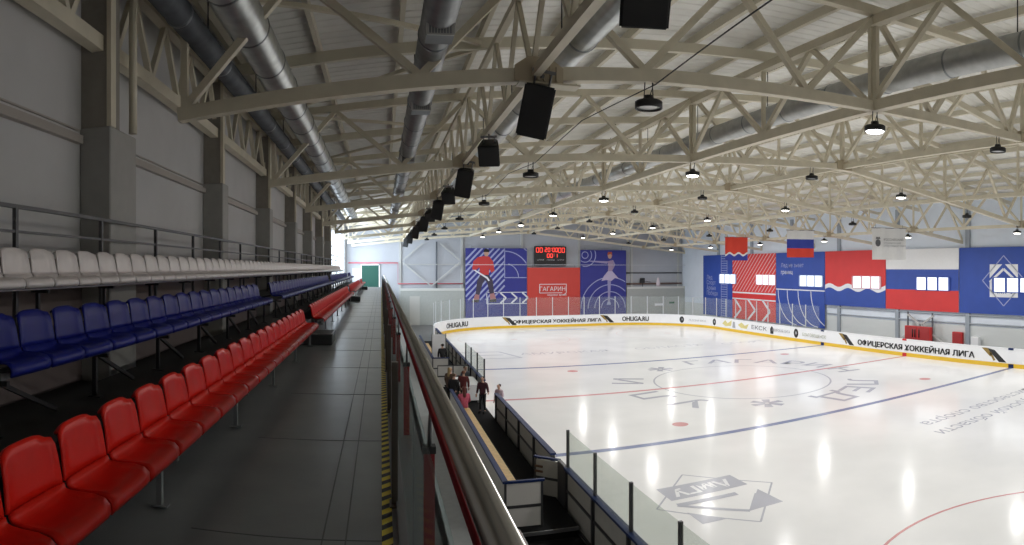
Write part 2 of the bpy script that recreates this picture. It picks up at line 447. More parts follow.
# hazard tape
tp = MB().box(.005, 1.6, FLOOR+.001, .062, 45.0, FLOOR+.003).build('hazard_tape', mat('tape_yellow', (.85, .66, .06), .5))
tag(tp, 'yellow and black hazard tape along the aisle edge', 'tape')
m = MB(); y = 1.6
while y < 45:
    m.poly([(.005, y, FLOOR+.004), (.062, y+.055, FLOOR+.004), (.062, y+.12, FLOOR+.004), (.005, y+.065, FLOOR+.004)]); y += .135
m.build('black_stripes', PRINTK, tp)

# platforms behind the front row
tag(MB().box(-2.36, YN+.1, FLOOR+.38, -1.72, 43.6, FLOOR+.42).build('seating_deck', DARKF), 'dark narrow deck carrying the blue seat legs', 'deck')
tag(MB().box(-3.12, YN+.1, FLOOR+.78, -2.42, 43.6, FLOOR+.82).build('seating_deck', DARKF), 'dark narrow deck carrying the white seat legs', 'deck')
for xx, zz in ((-2.30, .38), (-1.78, .38), (-3.05, .78), (-2.50, .78)):
    pass

# ------------------------------------------------------------------ seats
def make_seat_meshes(m):
    W = .212
    def shell(prof, wid, dish):
        bm = bmesh.new(); N = 9; rows = []
        for (x, z), w, d in zip(prof, wid, dish):
            row = []
            for k in range(N):
                u = -1 + 2*k/(N-1)
                row.append(bm.verts.new((x + d[0]*u**4, u*w, z + d[1]*u**4)))
            rows.append(row)
        for a, b in zip(rows, rows[1:]):
            for k in range(N-1): bm.faces.new((a[k], b[k], b[k+1], a[k+1])).smooth = True
        bmesh.ops.recalc_face_normals(bm, faces=bm.faces[:])
        bmesh.ops.solidify(bm, geom=bm.faces[:], thickness=.012)
        for f in bm.faces: f.smooth = True
        s = MB(); s.bm.free(); s.bm = bm
        return s
    p1 = [(-.010, -.050), (.0, -.028), (-.004, -.006), (-.025, .006), (-.07, .004), (-.13, -.006), (-.185, -.008), (-.22, .0), (-.238, .018), (-.250, .048)]
    seat = shell(p1, [W*.97, W, W, W, W, W, W, W, W*.99, W*.985], [(0,0),(0,0),(0,.004),(0,.012),(0,.022),(0,.03),(.0,.032),(.012,.028),(.02,.02),(.026,.01)]).mesh('seat', m)
    p2 = [(-.250, .048), (-.256, .08), (-.263, .125), (-.270, .18), (-.279, .23), (-.290, .268), (-.300, .285), (-.312, .280)]
    back = shell(p2, [W*.985, W*.98, W*.96, W*.94, W*.92, W*.88, W*.80, W*.78], [(.026,.01),(.03,0),(.03,0),(.028,0),(.024,0),(.018,-.01),(.012,-.028),(.0,-.03)]).mesh('backrest', m)
    b = MB().lathe([(.016, .006), (.014, .010), (.0001, .011)], -.13, 0, 10)
    for v in b.bm.verts: v.co.z -= .012
    bolts = b.mesh('fixing_bolt', DSTEEL)
    return seat, back, bolts
P = .443
blocks = [(1.669, 21), (12.1, 30), (26.6, 29), (40.6, 7)]
def seats(rowname, m, colour, X, zedge, blks, kindlab):
    sm, bk, bt = make_seat_meshes(m)
    for b, (y0, n) in enumerate(blks):
        for k in range(n):
            t = empty('stadium_seat', (X, y0+k*P, FLOOR+zedge))
            link('seat', sm, t); link('backrest', bk, t)
            if y0+k*P < 9: link('fixing_bolt', bt, t)
            tag(t, kindlab(b, k, n), 'seat', '%s plastic seats in the %s row' % (colour, rowname))
def lab_for(colour, row):
    def f(b, k, n):
        if b == 0: return 'shiny %s plastic seat in the %s row, %s back from the first stair gap' % (colour, row, ordw(n-k))
        return '%s plastic seat in the %s row, %s past the %s stair gap' % (colour, row, ordw(k+1), ordw(b))
    return f
seats('front', RED, 'red', -1.113, .39, blocks, lab_for('red', 'front'))
blocksB = [(1.669+P*3, 18), (12.1, 30), (26.6, 29), (40.6, 7)]
seats('middle', BLUE, 'blue', -1.94, .83, blocksB, lab_for('blue', 'middle'))
wn = 91
seats('top', WHITE, 'white', -2.66, 1.285, [(1.589+P*4, wn)], lambda b, k, n: 'white plastic seat in the top row, %s from the far end of the row' % ordw(n-k))
# seat frames
LEGG = mat('leg_grey', (.30, .30, .31), .45, .2)
def seat_frame(row, X, ztop, zfoot, y0, y1, label, brace, step):
    t = empty('seat_frame', (X, y0, FLOOR+zfoot), label, 'seat frame', 'steel frames under the seats')
    L = y1-y0; h = ztop-zfoot
    MB().box(-.10, 0, h-.075, -.06, L, h-.032).build('rail', GSTEEL, t); MB().box(-.20, 0, h-.075, -.16, L, h-.032).build('rail', GSTEEL, t)
    n = max(1, int(L/step)); p = L/n
    for k in range(n+1):
        yy = min(max(k*p, .03), L-.03)
        MB().box(-.16, yy-.016, 0, -.128, yy+.016, h-.076).box(-.19, yy-.03, 0, -.09, yy+.03, .010).build('leg', LEGG if row == 'front' else DSTEEL, t)
        MB().box(-.21, yy-.015, h-.105, -.03, yy+.015, h-.076).build('cross_arm', LEGG if row == 'front' else DSTEEL, t)
        if brace and k < n:
            MB().bar((-.145, yy+.02, h-.09), (-.145, yy+p*.55, .02), .028).build('brace', DSTEEL, t)
gapname = ['before the first stair gap', 'after the first stair gap', 'after the second stair gap', 'after the third stair gap']
for b, (y0, n) in enumerate(blocks):
    seat_frame('front', -1.113, .39, .012, y0-P/2, y0+n*P-P/2, 'grey steel frame under the red seats %s' % gapname[b], False, 1.74)
for b, (y0, n) in enumerate(blocksB):
    seat_frame('middle', -1.94, .83, .42, y0-P/2, y0+n*P-P/2, 'dark steel frame under the blue seats %s' % gapname[b], True, 1.3)
seat_frame('top', -2.66, 1.285, .82, 1.589+P*3.5, 1.589+P*(wn+3.5), 'dark steel frame under the white seats of the top row', False, 1.3)
# step blocks in the gaps
for i, (y0, y1) in enumerate(((10.95, 11.75), (25.5, 26.2), (39.5, 40.2))):
    m = MB().box(-1.75, y0, FLOOR, -.88, y1, FLOOR+.20).box(-1.72, y0, FLOOR+.201, -1.35, y1, FLOOR+.41); m.bevel(.012, 1)
    t = m.build('stair_step', mat('step_grey', (.05, .05, .052), .5)); tag(t, 'dark grey step block in the %s stair gap of the seats' % ordw(i+1), 'step', 'step blocks between the seat blocks')
    MB().box(-.90, y0+.02, FLOOR+.17, -.872, y1-.02, FLOOR+.206).build('nosing', GSTEEL, t)
# guard rail behind the white row
RAILG = mat('rail_grey', (.10, .10, .105), .45, .3)
t = empty('guard_rail', (-3.08, 2.0, FLOOR+.82), 'dark metal guard rail along the wall behind the white seats', 'railing')
zt = EYE+.555-(FLOOR+.82); zm = EYE+.33-(FLOOR+.82)
MB().bar((0, 0, zt), (0, 41.8, zt), .045, .035).build('top_rail', RAILG, t)
MB().bar((0, 0, zm), (0, 41.8, zm), .025).build('mid_rail', RAILG, t)
y = 4.5-2.0
while y < 41.8:
    MB().bar((0, y, 0), (0, y, zt), .04).build('post', RAILG, t); y += 1.72

# ------------------------------------------------------------------ balustrade at the aisle edge
bz = FLOOR
t = empty('balustrade', (.0, 0.3, FLOOR), 'glass balustrade with thick chrome handrail and red posts beside the aisle', 'railing')
hz = EYE-.50-FLOOR
MB().tube([(.22, .3, hz), (.22, 44.8, hz)], .036, 20).build('handrail', CHROME, t)
MB().tube([(.195, .3, hz-.06), (.195, 44.8, hz-.06)], .009, 10).build('under_rail', REDP, t)
MB().box(.09, .3, 0, .30, 44.8, .03).build('base_channel', GSTEEL, t)
yy = 2.34; k = 0
while yy < 44.6:
    o_ = MB().box(.185, yy-.022, .03, .232, yy+.022, hz-.30).build('red_post', REDP, t)
    MB().box(.18, yy-.027, hz-.30, .237, yy+.027, hz-.27).build('post_cap', BLACK, o_)
    MB().tube([(.21, yy, hz-.28), (.22, yy, hz-.03)], .010, 8).build('rail_bracket', GSTEEL, o_)
    MB().box(.062, yy+.92, .0, .098, yy+.96, hz-.05).box(.05, yy+.88, 0, .11, yy+1.0, .012).build('steel_post', mat('post_brown_steel', (.16, .14, .12), .35, .7), t)
    MB().box(.135, yy+.05, .05, .145, yy+2.29, hz-.045).build('glass_pane', GLASSR, t)
    yy += 2.34; k += 1
MB().box(.135, .35, .05, .145, 2.29, hz-.045).build('glass_pane', GLASSR, t)
# clamp bracket and thin outer tubes near the viewer
q = empty('handrail_clamp', (.262, 1.25, EYE-.545), 'steel clamp with two thin tubes on the near end of the handrail', 'clamp')
MB().box(-.04, -.010, -.010, .02, .015, .006).bevel(.004, 1).build('clamp_plate', CHROME, q)
MB().box(-.02, -.05, -.022, .03, -.025, -.006).bevel(.004, 1).build('clamp_plate', CHROME, q)
MB().tube([(.024, .0, -.01), (.024, -.9, -.01)], .006, 10).build('tube', CHROME, q)
MB().tube([(.008, -.02, -.022), (.008, -.9, -.022)], .006, 10).build('tube', CHROME, q)
# hand the gallery a fascia
tag(MB().box(.30, YN+.1, 3.2, .345, 45.4, FLOOR-.0).build('trim_40', mat('fascia', (.3, .3, .3), .6)), 'grey fascia along the gallery edge', 'trim', kind='structure')
tag(MB().box(.0, YN+.1, -.02, .25, 45.4, FLOOR-.30).build('wall_gallery', WALL), 'plain wall under the gallery', 'wall', kind='structure')

# ------------------------------------------------------------------ ice
XL, XR, Y0, Y1, CR = 4.28, 29.95, -5.0, 56.8, 8.5
CX, CY = 17.4, 25.8
def outline(n=14):
    pts = []
    for cx, cy, a0 in ((XR-CR, Y0+CR, -90), (XR-CR, Y1-CR, 0), (XL+CR, Y1-CR, 90), (XL+CR, Y0+CR, 180)):
        for k in range(n+1):
            a = radians(a0 + 90*k/n); pts.append((cx+CR*cos(a), cy+CR*sin(a)))
    return pts
ice_m = bpy.data.materials.new('ice'); ice_m.use_nodes = True
nt = ice_m.node_tree; b = nt.nodes['Principled BSDF']
tc = nt.nodes.new('ShaderNodeTexCoord'); n1 = nt.nodes.new('ShaderNodeTexNoise'); n1.inputs['Scale'].default_value = .35; n1.inputs['Detail'].default_value = 6
rp = nt.nodes.new('ShaderNodeValToRGB'); rp.color_ramp.elements[0].color = (.80, .805, .80, 1); rp.color_ramp.elements[1].color = (.88, .88, .875, 1)
rp.color_ramp.elements[0].position = .35; rp.color_ramp.elements[1].position = .65
nt.links.new(tc.outputs['Object'], n1.inputs['Vector']); nt.links.new(n1.outputs['Fac'], rp.inputs['Fac']); nt.links.new(rp.outputs['Color'], b.inputs['Base Color'])
n2 = nt.nodes.new('ShaderNodeTexNoise'); n2.inputs['Scale'].default_value = 2.2; n2.inputs['Detail'].default_value = 3
bp = nt.nodes.new('ShaderNodeBump'); bp.inputs['Strength'].default_value = .02; bp.inputs['Distance'].default_value = .05
nt.links.new(tc.outputs['Object'], n2.inputs['Vector']); nt.links.new(n2.outputs['Fac'], bp.inputs['Height']); nt.links.new(bp.outputs['Normal'], b.inputs['Normal'])
b.inputs['Roughness'].default_value = .15; b.inputs['IOR'].default_value = 1.31; b.inputs['Specular IOR Level'].default_value = .13
ice = MB().prism([(x, y, -.02) for x, y in outline()], (0, 0, .02)).build('floor_ice', ice_m)
tag(ice, 'white ice sheet with painted lines and lettering', 'ice', kind='structure')
ZI = .003
def xr_at(y):  # half-chord of the sheet
    return XL+.02, XR-.02
def iquad(name, x0, y0, x1, y1, m, z=ZI): return MB().poly([(x0,y0,z),(x1,y0,z),(x1,y1,z),(x0,y1,z)]).build(name, m, ice)
iquad('blue_line', XL+.02, 17.8-.15, XR-.02, 17.8+.15, IBLUE)
iquad('blue_line', XL+.02, 33.8-.15, XR-.02, 33.8+.15, IBLUE)
iquad('center_line', XL+.02, CY-.13, XR-.02, CY+.13, IRED, ZI+.001)
iquad('goal_line', XL+1.0, 52.8-.03, XR-1.0, 52.8+.03, IRED)
def ring(name, cx, cy, r, w, m, z=ZI, n=72):
    s = MB(); a = [s.bm.verts.new((cx+(r-w/2)*cos(2*pi*k/n), cy+(r-w/2)*sin(2*pi*k/n), z)) for k in range(n)]
    b_ = [s.bm.verts.new((cx+(r+w/2)*cos(2*pi*k/n), cy+(r+w/2)*sin(2*pi*k/n), z)) for k in range(n)]
    for k in range(n): s.bm.faces.new((a[k], a[(k+1)%n], b_[(k+1)%n], b_[k]))
    return s.build(name, m, ice)
def disc(name, cx, cy, r, m, z=ZI, n=28): return MB().poly([(cx+r*cos(2*pi*k/n), cy+r*sin(2*pi*k/n), z) for k in range(n)]).build(name, m, ice)
ring('center_circle', CX, CY, 4.5, .09, mat('ice_circle_grey', (.52, .53, .58), .25, spec=.2))
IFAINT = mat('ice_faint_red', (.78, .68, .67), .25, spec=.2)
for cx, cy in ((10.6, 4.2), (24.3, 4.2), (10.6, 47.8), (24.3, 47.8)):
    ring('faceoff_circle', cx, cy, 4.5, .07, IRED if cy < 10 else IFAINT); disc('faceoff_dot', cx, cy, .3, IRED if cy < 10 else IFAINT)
for x, y in ((10.5, 19.62), (24.44, 19.67), (10.45, 32.1), (24.9, 31.9)): disc('faceoff_dot', x, y, .3, IRED)
# ring of letters round the centre circle, tops outwards
def ring_letter(ch, ang, r, size, m=IGREY):
    a = radians(ang); out = Vector((cos(a), sin(a), 0)); right = Vector((sin(a), -cos(a), 0))
    o_ = Vector((CX, CY, ZI+.002)) + out*(r-size*.36)
    put_text(ch, size, o_, right, out, m, ice, bold=.018, xs=1.2)
for ch, a in zip('ГАГАРИН', (84, 70, 56, 42, 27, 12, -8)): ring_letter(ch, a, 6.3, 1.9)
for ch, a in zip('ЛЕД', (-45, -62, -79)): ring_letter(ch, a, 6.1, 2.1)
for ch, a in zip('УЛИ', (-146, -168, 155)): ring_letter(ch, a, 5.8, 2.1)
for a in (-113, 113):
    cx, cy = CX+5.5*cos(radians(a)), CY+5.5*sin(radians(a))
    s = MB()
    for k in range(6):
        q_ = radians(60*k); s.poly([(cx+.15*cos(q_+.9), cy+.15*sin(q_+.9), ZI), (cx+.75*cos(q_+.25), cy+.75*sin(q_+.25), ZI), (cx+.75*cos(q_-.25), cy+.75*sin(q_-.25), ZI), (cx+.15*cos(q_-.9), cy+.15*sin(q_-.9), ZI)])
    s.build('flower_mark', IGREY, ice)
# square emblem on the near ice (upright when read from the far side)
em = MB().poly([(6.85,13.25,ZI),(9.1,13.25,ZI),(9.1,14.12,ZI),(6.85,14.12,ZI)]).build('emblem_bar', IGREY, ice)
put_text('АмГУ', .66, (7.95, 13.90, ZI+.003), (-1,0,0), (0,-1,0), IWHITE, ice, name='emblem_lettering', bold=.02, xs=1.0)
MB().poly([(9.12,12.82,ZI),(8.14,11.77,ZI),(9.13,11.76,ZI)]).poly([(6.84,12.45,ZI),(6.84,11.72,ZI),(7.50,11.68,ZI)]).build('emblem_corner', IGREY, ice)
s = MB()
def iline(s, a, b_, w, z):
    d = Vector((b_[0]-a[0], b_[1]-a[1])).normalized(); n_ = Vector((-d.y, d.x))*w/2
    s.poly([(a[0]+n_.x, a[1]+n_.y, z), (b_[0]+n_.x, b_[1]+n_.y, z), (b_[0]-n_.x, b_[1]-n_.y, z), (a[0]-n_.x, a[1]-n_.y, z)])
for i, (a, b_, w) in enumerate((((6.85,12.93),(8.16,11.77),.13), ((8.16,11.77),(8.9,12.6),.05), ((6.85,12.93),(8.5,12.86),.20))):
    iline(s, a, b_, w, ZI+.001+i*.0006)
for a, b_ in (((7.98,14.8),(9.7,12.98)), ((9.7,12.98),(8.0,11.12)), ((8.0,11.12),(6.3,12.95)), ((6.3,12.95),(7.98,14.8))):
    iline(s, a, b_, .05, ZI-.001)
s.build('emblem_outline', IGREY, ice)
# two lines of lettering by the near blue line, read from the far side
put_text('Министерство спорта', .86, (21.9, 14.25, ZI), (-1,.0,0), (0,-1,0), IGREY, ice, bold=.0, xs=1.0)
put_text('Амурской области', .86, (20.6, 13.1, ZI), (-1,.0,0), (0,-1,0), IGREY, ice, bold=.0, xs=1.0)
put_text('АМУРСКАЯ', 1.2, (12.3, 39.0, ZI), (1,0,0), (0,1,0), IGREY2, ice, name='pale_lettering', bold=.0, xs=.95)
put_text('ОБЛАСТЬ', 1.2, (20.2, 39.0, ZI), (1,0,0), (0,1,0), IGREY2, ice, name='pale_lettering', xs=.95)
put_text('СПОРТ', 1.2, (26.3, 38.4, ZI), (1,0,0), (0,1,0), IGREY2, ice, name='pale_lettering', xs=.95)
s = MB()
for a, b_ in (((5.3,40.8),(8.0,40.8)), ((8.0,40.8),(8.9,37.8)), ((8.9,37.8),(6.0,37.8)), ((5.6,39.3),(8.0,39.3))): iline(s, a, b_, .22, ZI)
s.build('pale_arrow_mark', IGREY2, ice)
MB().poly([(15.0,53.5,ZI),(19.0,53.5,ZI),(19.0,54.7,ZI),(15.0,54.7,ZI)]).build('crease_mark', mat('ice_pale_blue', (.58, .64, .82), .25), ice)

# ------------------------------------------------------------------ rink boards (outline of far end and right side as one path)
def path_pts():
    """Path along the playing face: from the left corner round the far end and down the right side."""
    pts = []
    for k in range(25):
        a = radians(180 - 90*k/24); pts.append((XL+CR+CR*cos(a), Y1-CR+CR*sin(a)))
    for k in range(25):
        a = radians(90 - 90*k/24); pts.append((XR-CR+CR*cos(a), Y1-CR+CR*sin(a)))
    pts.append((XR, 3.5))
    return pts
PP = path_pts(); cum = [0]
for a, b_ in zip(PP, PP[1:]): cum.append(cum[-1] + hypot(b_[0]-a[0], b_[1]-a[1]))
def at_s(s, off=0.0):
    s = max(0, min(cum[-1]-1e-6, s))
    for i in range(len(cum)-1):
        if cum[i+1] > s: break
    f = (s-cum[i])/(cum[i+1]-cum[i]); a, b_ = PP[i], PP[i+1]
    d = Vector((b_[0]-a[0], b_[1]-a[1])).normalized(); nrm = Vector((-d.y, d.x))   # outwards
    return (a[0]+(b_[0]-a[0])*f + nrm.x*off, a[1]+(b_[1]-a[1])*f + nrm.y*off)
S_far0 = cum[24]; S_right0 = cum[49]
def sX(x): return S_far0 + (x-(XL+CR))                # s on the far straight
def sY(y): return S_right0 + (Y1-CR-y)                # s on the right straight
def sweep(s0, s1, o0, o1, z0, z1, step=.7):
    ss = sorted(set([s0, s1] + [c for c in cum if s0 < c < s1])); m = MB(); rings = []
    for s_ in ss:
        a, b_ = at_s(s_, o0), at_s(s_, o1)
        rings.append([m.bm.verts.new(p) for p in ((*a, z0), (*b_, z0), (*b_, z1), (*a, z1))])
    for r0, r1 in zip(rings, rings[1:]):
        for k in range(4): m.bm.faces.new((r0[k], r0[(k+1)%4], r1[(k+1)%4], r1[k]))
    m.bm.faces.new(rings[0]); m.bm.faces.new(rings[-1][::-1])
    return m
BH = 1.12
segs = [(0, S_far0, 'white rink boards with yellow kick strip curving round the far left corner'),
        (S_far0, cum[48], 'white rink boards across the far end and far right corner'),
        (S_right0, sY(33.8), 'white rink boards on the right between far corner and blue mark'),
        (sY(33.8), sY(17.8), 'white rink boards on the right carrying the long black slogan'),
        (sY(17.8), sY(3.5), 'white rink boards on the right nearer than the second blue mark')]
segs[1] = (S_far0, S_right0, segs[1][2])
boards = []
for s0, s1, lab in segs:
    x, y = at_s(s0)
    t = empty('rink_boards', (x, y, 0), lab, 'rink boards', 'white rink boards round the ice')
    def add(mb, name, m, t=t, x=x, y=y):
        for v in mb.bm.verts: v.co.x -= x; v.co.y -= y
        return mb.build(name, m, t)
    add(sweep(s0, s1, .0, .10, .24, BH-.04), 'board_panel', BWHITE)
    add(sweep(s0, s1, -.012, .10, .0, .24), 'kick_plate', BYEL)
    add(sweep(s0, s1, -.02, .12, BH-.04, BH), 'cap_rail', BWHITE)
    boards.append((t, s0, s1, x, y, add))
def board_for(s_):
    for b_ in boards:
        if b_[1] <= s_ <= b_[2]: return b_
def board_print(me, s_c, z_c, m, name='print', off=-.006):
    bd = board_for(s_c)
    for v in me.vertices:
        p = at_s(s_c + v.co.x, off); v.co = Vector((p[0]-bd[3], p[1]-bd[4], z_c + v.co.y))
    me.materials.clear(); me.materials.append(m)
    return link(name, me, bd[0])
def flat(polys):
    s = MB()
    for p in polys: s.poly([(x, y, 0) for x, y in p])
    return s.mesh('print', PRINTK)
def board_text(body, width, h, s_c, m=PRINTK, bold=.04, z=.42):
    me = text_mesh(body, 1.0, bold=bold*.4)
    if bold:
        bm = bmesh.new()
        for d_ in (-.02, 0, .02):
            n0 = len(bm.verts); bm.from_mesh(me); bm.verts.ensure_lookup_table()
            for v in bm.verts[n0:]: v.co.x += d_; v.co.z += .0
        bm.to_mesh(me); bm.free()
    xs_ = [v.co.x for v in me.vertices]; ys_ = [v.co.y for v in me.vertices]
    w0, h0 = max(xs_)-min(xs_), max(ys_)-min(ys_); cx = (max(xs_)+min(xs_))/2
    for v in me.vertices: v.co.x = (v.co.x-cx)*width/w0; v.co.y = v.co.y*h/h0
    return board_print(me, s_c, z, m, 'lettering', -.02)
def board_swoosh(s_c, w, flip=1):
    board_print(flat([[(-w*.30, .78), (w*.02, .70), (w*.5, .02), (w*.20, .02)]]), s_c, .26, PRINTK, 'swoosh', -.006)
    board_print(flat([[(-w*.5, .78), (-w*.27, .78), (-w*.06, .40), (-w*.16, .30)], [(-w*.20, .52), (-w*.12, .56), (w*.06, .12), (-w*.02, .06)]]), s_c, .26, PRINTGOLD, 'swoosh', -.008)
def badge(s_c, r=.30, m=PRINTK):
    board_print(flat([[(r*.85*cos(2*pi*k/14), r*sin(2*pi*k/14)*(1.15 if k > 7 else 1)) for k in range(14)]]), s_c, .66, m, 'badge')
    board_print(flat([[(r*.3*cos(2*pi*k/8), r*.4*sin(2*pi*k/8)) for k in range(8)]]), s_c, .66, PRINTGREY, 'badge_mark', -.008)
def s_ang(px):      # where a sight line from the gallery meets the board path
    th = (px-381)/609.; best = 0; bd = 9
    k = 0.0
    while k < cum[-1]:
        p = at_s(k); d = abs(atan2(p[0], p[1])-th)
        if d < bd: bd = d; best = k
        k += .05
    return best
def span(a, b_): return (a+b_)/2, abs(b_-a)
# far end advertising
c_, w_ = span(4.3, 7.4);  board_text('OHLIGA.RU', 3.2, .46, 6.6)
board_swoosh(sX(12.55)-.4, 1.5)
board_text('ОФИЦЕРСКАЯ ХОККЕЙНАЯ ЛИГА', 9.0, .50, sX(17.0))
board_swoosh(sX(22.1), 1.5)
board_text('OHLIGA.RU', 2.7, .46, sX(25.0))
sc = s_ang(682); badge(sc)
board_text('ЛЕДОВАЯ АРЕНА', 2.2, .22, s_ang(698), PRINTGREY, .0, .55)
badge(s_ang(714.5))
s_ = s_ang(727); board_print(flat([[(-.8, 0), (-.3, .35), (.1, .1), (.8, .4), (.7, -.1), (-.2, -.2)]]), s_, .6, PRINTYEL, 'logo_mark')
s_ = s_ang(743); board_print(flat([[(-.8, .1), (-.2, .35), (.3, .1), (.9, .3), (.6, -.15), (-.3, -.15)]]), s_, .58, PRINTYEL, 'logo_mark')
board_print(flat([[(-.25, -.25), (.25, -.25), (.15, .3), (-.15, .3)]]), s_ang(734), .6, PRINTGREY, 'logo_mark')
board_text('ЕКСК', 2.2, .34, s_ang(759), mat('print_dark_grey', (.12, .12, .13), .5), .0, .5)
s_ = s_ang(772); board_print(flat([[(-.2, -.3), (.2, -.3), (.25, .1), (0, .35), (-.25, .1)]]), s_, .62, PRINTK, 'badge')
board_text('АМУРСКАЯ ЛИГА', 2.4, .24, s_ang(781), PRINTGREY, .0, .55)
badge(s_ang(796), .33)
board_text('БЛАГОВЕЩЕНСК', 2.7, .30, s_ang(814), mat('print_olive', (.42, .45, .33), .5), .0, .5)
# right side slogan
board_swoosh(sY(31.25), 1.6)
board_text('ОФИЦЕРСКАЯ ХОККЕЙНАЯ ЛИГА', 9.8, .54, sY(25.2), bold=.05, z=.40)
board_swoosh(sY(18.95), 1.7)
badge(sY(16.3), .4, PRINTGREY)
for yy, m_ in ((33.8, BBLUE), (25.8, mat('board_red_mark', (.6, .02, .02), .4)), (17.8, BBLUE)):
    bd = board_for(sY(yy)-.2)
    for z0, z1 in ((BH-.10, BH+.008), (.0, .22)):
        bd[5](sweep(sY(yy)-.17, sY(yy)+.17, -.026, .125 if z1 > 1 else .05, z0, z1), 'line_mark', m_)

# shield glass round the far end up to the far blue mark on the right
k = 0; s_ = .8
send = sY(34.2); npan = int((send-s_)/1.62); ps = (send-s_)/npan
for k in range(npan):
    a, b_ = s_+k*ps, s_+(k+1)*ps
    x, y = at_s(a, .06)
    where = 'far left corner' if b_ < S_far0 else 'far end' if a < cum[25] else 'far right corner' if a < S_right0 else 'right side'
    t = empty('shield_glass', (x, y, BH))
    mb = sweep(a+.03, b_-.03, .052, .064, BH+.004, BH+1.75)
    for v in mb.bm.verts: v.co -= Vector((x, y, BH))
    mb.build('glass_pane', GLASSF, t)
    MB().box(-.03, -.03, .004, .03, .03, 1.79).build('post', mat('post_white', (.62, .65, .68), .4, .2), t)
    tag(t, 'clear shield glass panel on the boards, %s from the far left corner' % ordw(k+1), 'glass panel', 'shield glass round the far end')

# ------------------------------------------------------------------ left side boards (seen from outside), bench area
ZB = .20
tag(MB().box(2.45, 12.3, -.02, XL-.14, 46, ZB).build('floor_bench', RUBBER), 'black rubber floor of the bench area', 'floor', kind='structure')
MB().box(2.45, 12.26, ZB-.06, XL-.14, 12.30, ZB+.01).build('trim_50', GSTEEL)['kind'] = 'structure'
tag(MB().box(.36, YN+.1, -.02, 2.44, 58, .02).build('floor_corridor', mat('concrete_pale', (.34, .36, .36), .6, noise=.06)), 'pale concrete floor below the gallery edge', 'floor', kind='structure')
tag(MB().box(2.45, YN+.1, -.02, XL-.14, 12.25, .02).build('floor_passage', RUBBER), 'black rubber floor between gallery and boards', 'floor', kind='structure')
def side_boards(y0, y1, label, glazed=False, top=BBLUE, npanel=None):
    t = empty('side_boards', (XL, y0, 0), label, 'rink boards', 'rink boards on the bench side')
    L = y1-y0
    MB().box(-.02, 0, .24, -.002, L, BH-.06).build('playing_face', BWHITE, t)
    MB().box(-.02, 0, 0.0, .008, L, .24).build('kick_plate', BYEL, t)
    MB().box(-.14, 0, BH-.05, .01, L, BH).build('cap_rail', top, t)
    n = npanel or max(1, round(L/1.83)); p = L/n
    m = MB(); f = MB()
    for k in range(n):
        m = MB().box(-.06, k*p+.05, .02, -.03, (k+1)*p-.05, .56).box(-.06, k*p+.05, .62, -.03, (k+1)*p-.05, BH-.07)
        m.build('back_panel', BGREY, t)
    for k in range(n+1):
        yy = min(max(k*p, .035), L-.035); f.box(-.12, yy-.035, .0, -.021, yy+.035, BH-.05)
    f.box(-.09, 0, .565, -.021, L, .615); f.box(-.09, 0, .0, -.021, L, .05)
    f.build('frame', BFRAME, t)
    return t, n, p
def side_glass(y0, y1, n, where):
    p = (y1-y0)/n
    for k in range(n):
        ya, yb = y0+k*p, y0+(k+1)*p
        t = empty('shield_glass', (XL-.05, ya, BH), 'tall shield glass panel on %s boards, %s from the camera' % (where, ordw(k+1)), 'glass panel', 'shield glass on the bench side')
        MB().box(-.006, .03, .004, .006, p-.03, .84).build('glass_pane', GLASS, t)
        MB().box(-.03, -.03, .004, .03, .03, .86).build('post', BFRAME, t)
        if k == n-1: MB().box(-.03, p-.03, .004, .03, p+.03, .86).build('post', BFRAME, t)
side_boards(-1.2, 13.4, 'dark framed boards under the nearest shield glass', npanel=8)
side_glass(-1.2, 13.35, 8, 'the nearest')
side_boards(14.5, 22.0, 'blue topped boards in front of the near players bench', npanel=4)
side_boards(24.7, 30.2, 'boards with a short run of glass before the scorer table', npanel=3)
side_glass(24.7, 30.2, 3, 'the scorer')
side_boards(30.2, 46.6, 'blue topped boards in front of the far players bench', npanel=9)
# open gate
t = empty('bench_gate', (XL-.05, 13.98, .02), 'open bench gate of grey panels with blue cap', 'gate')
d = Vector((-.52, .50, 0)).normalized(); L = .70
def gbox(m, a, b_, z0, z1, w): return m.bar((*(d*a)[:2], (z0+z1)/2), (*(d*b_)[:2], (z0+z1)/2), w, z1-z0)
gbox(MB(), .04, L-.04, .62, 1.02, .03).build('upper_panel', BGREY, t)
gbox(MB(), .04, L-.04, .06, .56, .03).build('lower_panel', BGREY, t)
m = gbox(MB(), 0, .05, .0, 1.06, .06); gbox(m, L-.05, L, 0, 1.06, .06); gbox(m, 0, L, .56, .62, .05); gbox(m, 0, L, 0, .06, .05); m.build('frame', BFRAME, t)
gbox(MB(), 0, L, 1.06, 1.10, .09).build('cap_rail', BBLUE, t)
m = MB().bar((*(d*.46)[:2], .86), (*(d*.66)[:2], .86), .10, .05).bar((*(d*.46)[:2], .74), (*(d*.66)[:2], .74), .10, .05); m.build('latch', mat('latch_brown', (.14, .07, .04), .5), t)
tag(MB().box(XL-.12, 13.42, 0, XL-.02, 13.96, BH).bevel(.01, 1).build('gate_post', BFRAME), 'dark wide post between the open bench gate and the shield glass', 'post')
